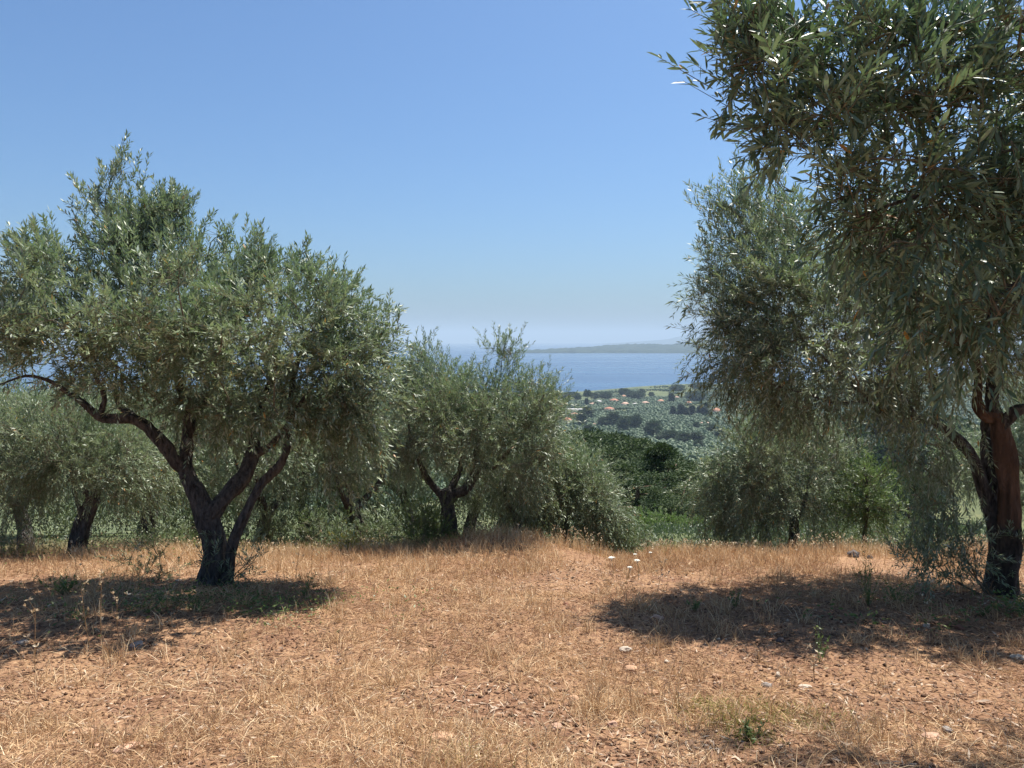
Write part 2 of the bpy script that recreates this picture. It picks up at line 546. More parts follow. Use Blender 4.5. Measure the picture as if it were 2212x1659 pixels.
def stems(geo, A, M, B, ra, rb, sides=3):
    """many thin bent stems at once: A, M, B are (n,3)"""
    n = len(A)
    if n == 0: return
    ra = np.broadcast_to(ra, (n,)); rb = np.broadcast_to(rb, (n,))
    tan = unit(B - A)
    ref = np.where(np.abs(tan[:, 2:3]) > .8, np.array([[1., 0, 0]]), np.array([[0, 0, 1.]]))
    u = unit(np.cross(tan, ref)); w = np.cross(tan, u)
    th = np.arange(sides) * 2 * np.pi / sides
    off = np.cos(th)[None, :, None] * u[:, None] + np.sin(th)[None, :, None] * w[:, None]
    rings = [A[:, None] + off * ra[:, None, None], B[:, None] + off * rb[:, None, None]]
    if M is not None: rings.insert(1, M[:, None] + off * ((ra + rb) / 2)[:, None, None])
    V = np.stack(rings, 1).reshape(-1, 3)
    base = (np.arange(n) * len(rings) * sides)[:, None, None]
    k = np.arange(len(rings) - 1)[None, :, None] * sides
    s = np.arange(sides)[None, None]; s2 = (s + 1) % sides
    F = np.stack([base + k + s, base + k + s2, base + k + sides + s2, base + k + sides + s], -1).reshape(-1, 4)
    geo.add(V, F)

def leaves(geo, O, D, N, L, W, tint, shape='diamond'):
    """leaf blades: base O, direction D, upper-side normal N"""
    n = len(O)
    if n == 0: return
    D = unit(D)
    S = unit(np.cross(D, N)); N = np.cross(S, D)
    L = np.broadcast_to(L, (n,))[:, None]; W = np.broadcast_to(W, (n,))[:, None]
    if shape == 'diamond':
        V = np.stack([O, O + D * L * .48 + S * W * .5, O + D * L, O + D * L * .48 - S * W * .5], 1)
        F = np.arange(n)[:, None] * 4 + np.array([0, 1, 2, 3])
        geo.add(V.reshape(-1, 3), F, np.repeat(tint, 4))
    else:
        dr = N * L
        V = np.stack([O, O + D * L * .30 + S * W * .42 + dr * .02, O + D * L * .68 + S * W * .46 + dr * .01, O + D * L - dr * .05,
                      O + D * L * .68 - S * W * .46 + dr * .01, O + D * L * .30 - S * W * .42 + dr * .02,
                      O + D * L * .30 - N * W * .10, O + D * L * .68 - N * W * .10], 1)
        b = np.arange(n)[:, None] * 8
        F3 = np.concatenate([b + np.array([0, 1, 6]), b + np.array([0, 6, 5]), b + np.array([2, 3, 7]), b + np.array([7, 3, 4])])
        F4 = np.concatenate([b + np.array([1, 2, 7, 6]), b + np.array([6, 7, 4, 5])])
        n0 = geo.n
        geo.add(V.reshape(-1, 3), F4, np.repeat(tint, 8))
        geo.F.setdefault(3, []).append(F3 + n0)

def blob_points(blobs, n, shell, r):
    c = np.array([b[0] for b in blobs]); rad = np.array([b[1] for b in blobs])
    w = np.array([np.prod(b[1]) ** .85 * (b[2] if len(b) > 2 else 1) for b in blobs]); w = w / w.sum()
    k = r.choice(len(blobs), n, p=w)
    d = unit(r.normal(size=(n, 3)))
    q = r.random(n) ** shell
    return c[k] + d * rad[k] * q[:, None], k

def grow(r, attach, blobs, ncl, ntw, nleaf, leaf_len, twig_len, sigma, up_top=.9, up_low=-.5, shell=.25,
         shape='diamond', leaf_w=.2, zmin=None, geo_leaf=None, geo_twig=None, tint_bias=0.0, spray=None):
    """fills the crown: branches from the limbs to cluster centres, twigs round them, leaves in pairs along each twig"""
    C, _ = blob_points(blobs, ncl, shell, r)
    att = np.asarray(attach)
    pool = att.copy()
    dist = np.min(np.linalg.norm(C[:, None] - att[None], axis=2), axis=1)
    order = np.argsort(dist)
    src = np.zeros_like(C)
    for i in order:
        dv = C[i] - pool
        dd = np.linalg.norm(dv, axis=1) + .35 * np.maximum(-dv[:, 2], 0)
        j = int(np.argmin(dd)); a = pool[j]; src[i] = a
        ln = np.linalg.norm(C[i] - a)
        mid = (a + C[i]) / 2 + np.array((0, 0, .12 * ln)) + r.normal(size=3) * ln * .07
        pool = np.concatenate([pool, [mid, (mid + C[i]) / 2, C[i]]])
        if geo_twig is not None and ln > .05:
            ra = min(.004 + .010 * ln, .02)
            p, q = catmull([a, mid, C[i]], [ra, ra * .7, ra * .4], .10)
            tube(geo_twig, p, q, 5, 0, 0, False)
    ctr = np.mean([b[0] for b in blobs], axis=0)
    zz = C[:, 2]; z0, z1 = np.percentile(zz, 4), np.percentile(zz, 96)
    k = r.integers(0, ncl, ntw)
    off = r.normal(size=(ntw, 3)) * sigma
    pos = C[k] + off
    hrel = np.clip((pos[:, 2] - z0) / max(z1 - z0, .1), 0, 1)
    outw = unit(pos - src[k]) * .55 + unit(pos - ctr) * .45
    up = up_low + (up_top - up_low) * hrel ** .8
    D = outw * .75 + r.normal(size=(ntw, 3)) * .38
    D[:, 2] += up
    D = unit(D)
    L = twig_len * (.55 + .75 * r.random(ntw))
    droop = np.stack([np.zeros(ntw), np.zeros(ntw), -(.10 + .28 * (1 - hrel)) * L], 1)
    B0 = pos - D * L[:, None] * .4
    if geo_twig is not None:
        M = B0 + D * L[:, None] * .5 + droop * .25
        E = B0 + D * L[:, None] + droop
        hv = r.random(ntw) < .6
        stems(geo_twig, B0, M if shape == 'full' else None, E, .0020, .0010)
        stems(geo_twig, C[k][hv], None, B0[hv], .0024, .0020)
    t = (np.arange(nleaf) + .4) / nleaf
    t = .08 + .92 * t
    T = np.broadcast_to(t[None], (ntw, nleaf))
    Pn = B0[:, None] + D[:, None] * (L[:, None] * T)[..., None] + droop[:, None] * (T ** 2)[..., None]
    Dn = unit(D[:, None] * L[:, None, None] + 2 * droop[:, None] * T[..., None])
    ref = unit(r.normal(size=(ntw, 3)))
    U = unit(np.cross(D, ref)); W = np.cross(D, U)
    ang = (np.arange(nleaf) % 2) * np.pi / 2
    ang = ang[None] + r.normal(size=(ntw, nleaf)) * .35
    perp = np.cos(ang)[..., None] * U[:, None] + np.sin(ang)[..., None] * W[:, None]
    openk = (1.05 - .55 * T)[..., None]
    Dl = np.stack([Dn + perp * openk, Dn - perp * openk], 2)
    Dl = unit(Dl + r.normal(size=Dl.shape) * .16)
    Pl = np.stack([Pn, Pn], 2)
    O = Pl.reshape(-1, 3); DL = Dl.reshape(-1, 3)
    nn = len(O)
    upv = np.tile(np.array([[0, 0, 1.]]), (nn, 1)) + r.normal(size=(nn, 3)) * .45
    ll = leaf_len * (.65 + .5 * r.random(nn))
    tw = r.random(ntw)
    tint = np.clip(.55 * np.repeat(tw, nleaf * 2) + .40 * r.random(nn) + tint_bias, 0, .94)
    tint = np.where(r.random(nn) < .006, 1.0, tint)
    keep = r.random(nn) > .08
    if zmin is not None: keep &= O[:, 2] > zmin
    O, DL, upv, ll, tint = O[keep], DL[keep], upv[keep], ll[keep], tint[keep]
    ww = ll * leaf_w * (.85 + .3 * r.random(len(O)))
    if geo_leaf is not None:
        leaves(geo_leaf, O, DL, upv, ll, ww, tint, shape)
    return O, DL, upv, ll, ww, tint

def olive_tree(name, label, d, limbs, blobs, seed, ncl, ntw, nleaf=11, leaf_len=.06, twig_len=.30, sigma=.13,
               group='olive trees of the grove', bark=None, sucker=None, leaf_mat=None, **kw):
    """limbs: (part name, [(px, py, depth offset)], [width px]); blobs: (px, py, rx px, ry px, depth offset, depth radius m[, weight])"""
    r = np.random.default_rng(seed)
    b0 = limbs[0][1][0]
    bp = P(b0[0], b0[1], d + b0[2])
    base = np.array((bp[0], bp[1], float(height(bp[0], bp[1], False))))
    root = empty(name, base)
    tag(root, label, 'olive tree', group)
    att = []
    for li, lb in enumerate(limbs):
        part, pts, wid = lb[0], lb[1], lb[2]
        w = np.array([P(p[0], p[1], d + p[2]) for p in pts])
        rad = np.array([wd * .5 * (d + p[2]) / FPX for wd, p in zip(wid, pts)])
        if part in ('trunk', 'stem'):
            gz = float(height(w[0][0], w[0][1], False))
            w[0][2] = gz - .06
            w = np.concatenate([w[:1], [w[0] * .80 + w[1] * .20], w[1:]])
            rad = np.concatenate([[rad[0] * 1.62], [rad[0] * 1.04], rad[1:]])
        p, q = catmull(w, rad, .05)
        g = Geo()
        tube(g, p, q, 26 if q.max() > .05 else 12, .7 if q.max() > .05 else .5, seed * 7 + li)
        mt = lb[3] if len(lb) > 3 else (bark or M_BARK)
        link(part, g.mesh(part, base, True), mt, root)
        att.append(p[p[:, 2] > base[2] + .55])
    att = np.concatenate(att)
    bl = []
    for bb in blobs:
        dd = d + bb[4]
        bl.append((P(bb[0], bb[1], dd), np.array((bb[2] * dd / FPX, bb[5], bb[3] * dd / FPX)), bb[6] if len(bb) > 6 else 1))
    gl, gt = Geo(), Geo()
    grow(r, att, bl, ncl, ntw, nleaf, leaf_len, twig_len, sigma, geo_leaf=gl, geo_twig=gt, **kw)
    link('branches', gt.mesh('branches', base), M_TWIG, root, kind='stuff')
    link('crown', gl.mesh('crown', base), leaf_mat or M_LEAF, root, kind='stuff')
    if sucker:
        for (px, py, rx, ry, dd, rd, n) in sucker:
            c = P(px, py, d + dd)
            gl, gt = Geo(), Geo()
            foot = base + np.array((c[0] - base[0], c[1] - base[1], 0)) * .35
            foot[2] = float(height(foot[0], foot[1], False))
            a = np.stack([foot + (c - foot) * t + np.array((0, 0, .02)) for t in np.linspace(.25, .8, 6)])
            grow(r, a, [(c, np.array((rx * d / FPX, rd, ry * d / FPX)))], max(3, n // 9), n, 8, leaf_len, .22, .09,
                 up_top=.9, up_low=.3, geo_leaf=gl, geo_twig=gt, zmin=float(foot[2]) + .01)
            stems(gt, np.stack([foot, foot + (.03, 0, 0)]), np.stack([(foot + c) / 2 + (.02, 0, 0), (foot + c) / 2 - (.03, 0, 0)]),
                  np.stack([c, c + (.06, 0, .1)]), .008, .004, 5)
            so = link('sucker', gl.mesh('sucker', base), M_LEAF, root, kind='stuff')
            link('shoot', gt.mesh('shoot', base), M_TWIG, so)
    return root

# --- big olive on the left
gA = ground_hit(462, 1262)
dA = gA[1]
olive_tree('olive_tree', 'large forked olive tree with a tall top spray and a broad crown, on the left', dA,
    [('trunk', [(456, 1262, 0), (466, 1195, 0), (458, 1145, 0), (436, 1092, 0), (417, 1048, .02)], [54, 38, 40, 37, 33]),
     ('limb', [(430, 1085, 0), (420, 1062, 0), (411, 1040, .02), (400, 1006, .05), (402, 969, .1), (404, 932, .15), (398, 880, .2), (380, 800, .3), (350, 690, .3), (315, 580, .3), (285, 480, .3)],
      [35, 32, 30, 27, 24, 21, 20, 14, 10, 7, 4]),
     ('limb', [(400, 1012, .05), (373, 988, -.05), (343, 950, -.15), (317, 924, -.2), (284, 906, -.25), (239, 904, -.3), (213, 896, -.35), (187, 876, -.4), (149, 850, -.5), (105, 823, -.6), (56, 812, -.7), (0, 830, -.8)],
      [30, 27, 25, 24, 21, 19, 20, 15, 11, 8, 6, 3]),
     ('limb', [(215, 897, -.35), (226, 865, -.35), (218, 835, -.35), (200, 800, -.35), (170, 730, -.3), (150, 660, -.2)], [13, 12, 9, 7, 5, 3]),
     ('limb', [(320, 928, -.2), (280, 893, -.1), (262, 880, 0), (250, 850, .2), (252, 780, .3)], [18, 14, 11, 8, 4]),
     ('limb', [(450, 1128, 0), (472, 1098, 0), (497, 1066, .05), (523, 1032, .15), (538, 999, .25), (546, 976, .3), (560, 900, .5), (590, 800, .6), (600, 700, .6)],
      [40, 34, 32, 30, 28, 24, 16, 10, 5]),
     ('limb', [(545, 985, .3), (582, 965, .15), (616, 928, 0), (650, 870, -.1), (700, 800, -.2)], [20, 16, 12, 9, 5]),
     ('stem', [(486, 1258, -.04), (500, 1190, -.06), (518, 1140, -.08), (545, 1081, -.05), (571, 1036, 0), (601, 1006, 0), (616, 976, 0), (625, 930, .1), (631, 838, .1), (642, 782, .1), (672, 716, .1)],
      [26, 20, 19, 18, 18, 17, 14, 14, 12, 9, 5]),
     ('limb', [(404, 940, .15), (440, 880, .5), (480, 780, .8), (500, 660, .8)], [20, 15, 9, 4])],
    [(258, 402, 20, 40, .3, .2, 6.0), (345, 430, 30, 32, .3, .25, 3.6), (232, 410, 14, 20, .3, .15, 3), (295, 500, 60, 55, .3, .4, 2.4), (215, 440, 26, 36, .3, .25, 2.6), (375, 480, 34, 40, .3, .3, 2.2), (225, 530, 60, 45, .2, .4, 1.4),
     (420, 660, 150, 80, -1.5, .7, .9), (250, 700, 120, 70, -1.4, .7, .9), (560, 730, 110, 75, -1.4, .6, .9), (310, 600, 110, 80, .2, .8), (470, 575, 130, 75, .3, .8, 1.3), (580, 600, 70, 75, .3, .8, 1.3), (690, 640, 75, 75, .1, .8, 1.4), (760, 710, 95, 95, 0, .9, 1.4),
     (790, 800, 70, 90, 0, .8, 1.5), (150, 650, 120, 110, -.6, 1.1), (40, 610, 100, 100, -.8, 1.1), (10, 720, 110, 60, -1.0, 1.0), (110, 730, 90, 40, -1.2, .8, .6), (330, 720, 190, 90, 0, 1.5),
     (550, 740, 170, 90, 0, 1.5), (700, 820, 130, 80, 0, 1.2), (430, 820, 150, 70, .1, 1.5), (250, 770, 140, 60, -.1, 1.2), (600, 880, 120, 60, .1, 1.2),
     (775, 895, 65, 80, -.1, .6, 1.2), (755, 990, 50, 65, -.1, .4, 1.5), (690, 940, 80, 60, 0, .7, 1.2), (500, 900, 110, 50, .6, .7), (20, 850, 60, 50, -.4, .4, .8), (120, 800, 70, 35, -.3, .5, 1.0), (210, 830, 60, 30, -.2, .4, .9)],
    11, 400, 6000, nleaf=11, leaf_len=.070, twig_len=.27, sigma=.10, leaf_w=.25, up_low=-.2, up_top=1.0,
    sucker=[(545, 1215, 45, 55, -.1, .2, 26), (500, 1240, 28, 45, -.25, .12, 16), (445, 1225, 30, 40, -.2, .1, 6)])

# --- second olive, on the bank in the middle
dB = 11.9
olive_tree('olive_tree', 'middle olive tree on the grassy bank with a small tuft above its crown', dB,
    [('trunk', [(974, 1150, 0), (967, 1104, 0), (963, 1072, 0), (962, 1058, 0)], [38, 30, 30, 22]),
     ('limb', [(962, 1078, 0), (945, 1061, 0), (924, 1036, -.1), (912, 1010, -.2), (890, 960, -.2), (880, 900, -.1)], [20, 16, 14, 11, 8, 4]),
     ('limb', [(968, 1082, 0), (981, 1068, 0), (1006, 1057, 0), (1024, 1025, 0), (1039, 1003, 0), (1064, 1010, -.1), (1090, 985, -.2), (1130, 940, -.2)], [22, 20, 18, 16, 14, 10, 8, 5]),
     ('limb', [(964, 1068, 0), (985, 1035, .2), (995, 1010, .3), (1000, 950, .4), (980, 880, .4)], [18, 15, 12, 8, 4]),
     ('limb', [(1030, 1010, 0), (1028, 980, .1), (1035, 956, .1), (1050, 924, .1), (1065, 880, .1), (1080, 820, .1), (1084, 775, .1)], [14, 12, 11, 9, 4, 2, 1.2])],
    [(1086, 762, 24, 20, .1, .2, 5), (925, 790, 48, 45, 0, .5, 2), (945, 855, 110, 60, 0, 1.1, 2.2), (1060, 865, 110, 55, .1, 1.1, 1.8), (1155, 880, 55, 60, 0, .9, 3), (900, 840, 60, 45, 0, .8, 2.4),
     (1130, 960, 90, 85, -.1, 1.2), (900, 930, 80, 80, -.1, 1.1), (1000, 930, 110, 70, 0, 1.4), (870, 1000, 50, 60, -.2, .7), (1160, 1030, 60, 70, -.1, .8),
     (1040, 980, 80, 40, .6, .6)],
    12, 330, 3800, nleaf=10, leaf_len=.068, twig_len=.30, sigma=.14)

# --- two weeping olives right of it
dC = dB + .8
olive_tree('olive_tree', 'slender olive tree half hidden behind the right edge of the middle olive', dC + .3,
    [('trunk', [(1124, 1146, 0), (1115, 1111, 0), (1100, 1090, 0)], [20, 16, 13]),
     ('limb', [(1105, 1096, 0), (1090, 1060, .1), (1100, 1010, .2)], [12, 8, 4]),
     ('limb', [(1114, 1112, 0), (1130, 1070, 0), (1150, 1020, 0)], [11, 8, 4])],
    [(1090, 1010, 70, 60, .2, .9), (1160, 1000, 70, 70, .1, .9), (1130, 1080, 75, 55, 0, .8)],
    13, 120, 1500, nleaf=10, leaf_len=.068, twig_len=.32, sigma=.15, up_low=-.9)
olive_tree('olive_tree', 'rounded weeping olive tree just left of the gap to the sea', dC,
    [('trunk', [(1214, 1148, 0), (1230, 1115, 0), (1244, 1097, 0), (1256, 1070, 0)], [20, 17, 15, 12]),
     ('limb', [(1242, 1100, 0), (1225, 1060, .1), (1215, 1010, .1)], [12, 8, 4]),
     ('limb', [(1256, 1072, 0), (1272, 1050, 0), (1285, 1030, 0)], [12, 8, 4]),
     ('limb', [(1252, 1080, 0), (1290, 1085, -.2), (1315, 1095, -.2)], [9, 7, 4])],
    [(1222, 1005, 45, 40, .1, .8), (1258, 1040, 40, 40, .1, .8), (1290, 1085, 42, 40, 0, .9), (1318, 1122, 34, 40, 0, .7), (1240, 1050, 80, 50, 0, 1.1), (1200, 1060, 60, 70, .1, .9),
     (1280, 1130, 65, 40, -.1, .8)],
    14, 210, 2300, nleaf=10, leaf_len=.068, twig_len=.34, sigma=.15, up_low=-1.0, up_top=.6)

# --- grey weeping olive on the right of the gap
dD = 12.7
olive_tree('olive_tree', 'grey weeping olive tree right of the gap, twigs hanging to the grass', dD,
    [('trunk', [(1712, 1172, 0), (1716, 1127, 0), (1700, 1101, 0)], [20, 17, 14]),
     ('limb', [(1702, 1104, 0), (1690, 1065, .1), (1682, 1037, .1), (1670, 980, .1)], [11, 10, 8, 4]),
     ('limb', [(1715, 1130, 0), (1735, 1090, 0), (1750, 1030, 0)], [12, 9, 4]),
     ('limb', [(1700, 1104, 0), (1640, 1060, -.1), (1600, 1030, -.2)], [9, 7, 4])],
    [(1710, 935, 60, 45, .1, .9, 1.5), (1650, 960, 60, 55, 0, 1.0, 1.3), (1765, 980, 45, 55, 0, .8, 1.3), (1590, 1030, 55, 60, 0, .9, 1.2), (1540, 1095, 40, 50, 0, .7),
     (1660, 1060, 90, 60, -.1, 1.0, .8), (1770, 1070, 38, 55, 0, .7), (1600, 1125, 70, 32, -.1, .7)],
    15, 190, 2900, nleaf=10, leaf_len=.068, twig_len=.34, sigma=.16, up_low=-1.0, up_top=.5, tint_bias=.05)

# --- sapling
dE = 12.0
olive_tree('young_tree', 'slim young tree with a bright green crown on a bare straight stem', dE,
    [('trunk', [(1866, 1178, 0), (1869, 1140, 0), (1872, 1105, 0), (1872, 1050, 0), (1868, 1010, 0)], [9, 8, 7, 5, 3])],
    [(1870, 1020, 35, 35, 0, .3), (1870, 1075, 55, 40, 0, .45), (1840, 1100, 35, 28, 0, .3), (1900, 1095, 30, 30, 0, .3)],
    16, 50, 480, nleaf=10, leaf_len=.065, twig_len=.26, sigma=.10, up_low=.1, group=None, leaf_mat=M_GREEN)

# --- olive with the red bare trunk on the right
gR = ground_hit(2168, 1284)
dR = gR[1]
olive_tree('olive_tree', 'big olive tree at the right edge with a peeled reddish trunk', dR,
    [('trunk', [(2172, 1280, 0), (2177, 1200, 0), (2178, 1131, 0), (2177, 1046, 0), (2170, 961, 0), (2160, 909, 0), (2150, 890, 0)], [56, 48, 45, 44, 40, 34, 27], M_BARK_RED),
     ('limb', [(2156, 905, 0), (2122, 897, 0), (2110, 865, .05), (2110, 800, .2), (2090, 700, .3), (2060, 600, .4)], [30, 24, 20, 15, 9, 4], M_BARK_RED),
     ('limb', [(2160, 912, 0), (2142, 868, .05), (2150, 800, .2), (2170, 700, .3), (2180, 560, .4)], [28, 24, 18, 11, 5]),
     ('limb', [(2165, 925, 0), (2190, 890, -.1), (2215, 880, -.1), (2290, 820, -.1), (2380, 700, 0), (2430, 560, 0)], [26, 22, 18, 14, 10, 5]),
     ('stem', [(2148, 1262, .12), (2150, 1180, .15), (2142, 1110, .15), (2120, 1046, .15), (2098, 982, .1), (2060, 940, 0), (2016, 914, -.1), (1972, 901, -.2), (1935, 892, -.3), (1895, 886, -.35), (1870, 855, -.35), (1850, 840, -.35), (1800, 790, -.4), (1740, 740, -.4)],
      [36, 30, 30, 26, 23, 19, 16, 14, 15, 13, 11, 10, 7, 4]),
     ('limb', [(2142, 1105, .18), (2136, 1046, .25), (2136, 961, .3), (2140, 880, .4), (2160, 780, .6), (2200, 650, .8)], [30, 30, 28, 22, 14, 6]),
     ('limb', [(1975, 902, -.2), (1960, 870, -.1), (1945, 850, 0), (1920, 790, .2), (1900, 700, .3)], [14, 12, 9, 6, 3]),
     ('limb', [(2016, 914, -.1), (2025, 850, .1), (1990, 760, .3), (1960, 640, .4)], [16, 12, 8, 4]),
     ('limb', [(1880, 866, -.35), (1810, 870, -.5), (1740, 850, -.6), (1660, 830, -.6)], [9, 7, 6, 3])],
    [(1630, 420, 45, 55, .3, .5, 1.3), (1575, 470, 45, 55, .2, .5, 1.2), (1660, 520, 110, 70, .2, .9, 1.9), (1600, 600, 85, 70, 0, .9, 1.9), (1570, 670, 65, 45, -.1, .7, 2.0), (1680, 660, 130, 80, 0, 1.2, 1.8), (1590, 760, 70, 80, -.1, .9, 2.0),
     (1700, 770, 130, 80, -.2, 1.3, 1.8), (1640, 850, 80, 50, -.3, .8, 2.0), (1780, 560, 150, 90, .2, 1.4), (1830, 700, 160, 100, 0, 1.6), (1880, 790, 120, 50, .1, 1.2), (1950, 600, 170, 120, .3, 1.7),
     (2020, 750, 140, 110, .2, 1.6), (1690, 930, 45, 60, -.4, .35, .9), (1750, 870, 60, 40, -.3, .6), (1930, 850, 90, 35, -.3, .5, 1.6), (1850, 830, 80, 40, -.5, .5, 1.4), (2010, 880, 60, 40, -.4, .4, 1.4), (2120, 620, 180, 130, .3, 1.8), (2250, 700, 170, 140, .1, 1.8), (2380, 640, 180, 150, .2, 1.8), (2330, 480, 200, 120, .2, 1.7), (2080, 480, 180, 90, .4, 1.5),
     (2010, 985, 65, 45, -.3, .35, 2.2), (2060, 1060, 50, 75, -.2, .35, 2.4), (2010, 1130, 55, 65, -.2, .3, 2.2), (2250, 950, 60, 80, -.2, .4)],
    17, 560, 7900, nleaf=11, leaf_len=.070, twig_len=.29, sigma=.11, up_low=-.7, zmin=float(gR[2]) + .25,
    sucker=[(2050, 1150, 60, 75, -.15, .25, 90), (1995, 1215, 45, 42, -.2, .2, 45), (2090, 1215, 40, 60, -.1, .2, 22), (2215, 1150, 25, 90, -.1, .2, 20)])

# --- the near olive whose boughs hang into the picture from the right
def near_olive():
    r = np.random.default_rng(18)
    bx_, by_ = 4.15, 3.35
    base = np.array((bx_, by_, float(height(bx_, by_, False))))
    root = empty('olive_tree', base)
    tag(root, 'nearest olive tree, long leafy boughs hanging in from the top right corner', 'olive tree', 'olive trees of the grove')
    top = base + np.array((-.15, .05, 1.35))
    def limb(part, pts, rad):
        g = Geo(); p, q = catmull(pts, rad, .04)
        tube(g, p, q, 14 if max(rad) > .05 else 8, .5 if max(rad) > .05 else .25, int(rad[0] * 1000))
        link(part, g.mesh(part, base, True), M_BARK, root)
        return p
    att = []
    limb('trunk', [base + (0, 0, -.08), base + (.02, 0, .25), base + (-.08, .03, .8), top], [.24, .17, .15, .14])
    att.append(limb('limb', [top, top + (-.4, -.05, .6), P(2300, 110, 3.2), P(2150, 86, 3.1), P(2065, 63, 3.05), P(2020, 48, 3.0), P(1908, 56, 2.95), P(1856, 71, 2.9), P(1790, 80, 2.85)], [.09, .06, .026, .020, .016, .012, .009, .006, .003]))
    att.append(limb('limb', [P(2022, 50, 3.0), P(1960, 90, 2.9), P(1908, 119, 2.85), P(1870, 138, 2.8), P(1800, 190, 2.8)], [.008, .007, .006, .005, .003]))
    att.append(limb('limb', [P(1790, 80, 2.9), P(1736, 56, 2.9), P(1676, 17, 2.9), P(1639, 22, 2.9), P(1600, 52, 2.85), P(1560, 60, 2.8)], [.006, .006, .005, .004, .003, .002]))
    att.append(limb('limb', [top + (-.1, 0, .1), P(2330, 480, 3.3), P(2200, 400, 3.2), P(2080, 400, 3.1), P(1960, 430, 3.0), P(1850, 470, 3.0)], [.07, .035, .022, .014, .008, .004]))
    att.append(limb('limb', [top + (-.05, -.05, 0), P(2400, 640, 3.2), P(2260, 600, 3.0), P(2160, 640, 2.9), P(2120, 740, 2.85)], [.05, .026, .016, .009, .004]))
    att.append(limb('limb', [top + (-.2, 0, .3), top + (-.4, .8, 1.3), top + (-.7, 1.5, 2.4), top + (-1.1, 2.0, 2.9)], [.08, .055, .03, .012]))
    att.append(limb('limb', [top, top + (.6, .2, 1.2), top + (1.1, .3, 2.1)], [.09, .06, .02]))
    att = np.concatenate(att)
    B = [(1590, 40, 60, 45, 2.8, .22, 1.6), (1625, 150, 46, 50, 2.75, .2, 1.7), (1665, 225, 56, 50, 2.8, .22, 1.5), (1690, 60, 80, 60, 2.85, .3, 1.2), (1720, 150, 90, 80, 2.85, .35), (1740, 270, 85, 70, 2.85, .3), (1760, 370, 65, 70, 2.8, .22, .8),
         (1850, 110, 110, 100, 2.9, .4), (1870, 260, 110, 100, 2.95, .4), (1880, 420, 100, 100, 2.95, .4), (1930, 560, 85, 80, 2.95, .3), (1990, 180, 120, 130, 3.0, .45), (2010, 400, 120, 120, 3.0, .45),
         (2020, 580, 105, 90, 2.95, .35), (2060, 680, 80, 60, 2.9, .28), (2120, 120, 120, 120, 3.05, .45), (2140, 330, 110, 140, 3.05, .45), (2150, 560, 100, 110, 2.95, .35), (2150, 710, 65, 80, 2.85, .22),
         (2190, 800, 55, 35, 2.8, .16), (2270, 250, 120, 160, 3.1, .5), (2290, 520, 120, 130, 3.0, .4), (2290, 740, 80, 80, 2.9, .25), (2420, 400, 140, 220, 3.2, .5)]
    bl = [(P(b[0], b[1], b[4]), np.array((b[2] * b[4] / FPX, b[5], b[3] * b[4] / FPX)), b[6] if len(b) > 6 else 1) for b in B]
    gt = Geo(); gl = Geo()
    O, D, N, L, W, T = grow(r, att, bl, 185, 1480, 9, .061, .22, .062, up_top=.55, up_low=-.30, shell=.33, geo_twig=gt, leaf_w=.215)
    # the leaves that show largest become single parts
    fwd = np.array((0, math.cos(TILT), -math.sin(TILT))); upc = np.array((0, math.sin(TILT), math.cos(TILT)))
    rel = O - np.array((0, 0, EYE)); dep = rel @ fwd
    u = rel[:, 0] / dep * FPX; v = rel @ upc / dep * FPX
    inside = (np.abs(u) < 1100) & (np.abs(v) < 825)
    key = np.where(inside, dep / L, 1e9)
    pick = np.zeros(len(O), bool); pick[np.argsort(key)[:300]] = True
    rest = ~pick
    leaves(gl, O[rest], D[rest], N[rest], L[rest], W[rest], T[rest], 'full')
    # the upper crown above the picture, which throws the shade on the ground in front
    bl2 = [(base + np.array(c[0]), np.array(c[1]), c[2] if len(c) > 2 else 1) for c in (((-1.15, 2.1, 4.4), (.45, .36, .2), 3), ((-.5, 2.05, 4.4), (.5, .36, .22), 3), ((-1.5, 2.25, 4.5), (.3, .26, .16), 3), ((-.9, .4, 3.4), (1.0, .9, .7)), ((.5, .2, 3.2), (1.1, 1.0, .8)), ((1.0, -.3, 2.3), (.8, .9, .7)))]
    grow(r, att, bl2, 130, 1150, 8, .068, .26, .12, geo_leaf=gl, geo_twig=gt)
    link('branches', gt.mesh('branches', base), M_TWIG, root, kind='stuff')
    link('crown', gl.mesh('crown', base), M_LEAFN, root, kind='stuff')
    prot = []
    for wv in (.19, .215, .24):
        g = Geo(); leaves(g, np.zeros((1, 3)), np.array([[1., 0, 0]]), np.array([[0, 0, 1.]]), 1.0, wv, np.array([.5]), 'full')
        me = g.mesh('leaf'); me.materials.append(M_LEAF1); prot.append(me)
    for i in np.nonzero(pick)[0]:
        x = unit(D[i]); s = unit(np.cross(x, N[i])); z = np.cross(s, x)
        # local axes: x along the leaf, -s across, z up
        o = bpy.data.objects.new('leaf', prot[i % 3]); COL.objects.link(o); o.parent = root
        y = np.cross(z, x)
        Mx = Matrix(((x[0], y[0], z[0]), (x[1], y[1], z[1]), (x[2], y[2], z[2]))).to_4x4()
        o.matrix_local = Matrix.Translation(Vector(O[i] - base)) @ Mx @ Matrix.Scale(float(L[i]), 4)
    return root
near_olive()

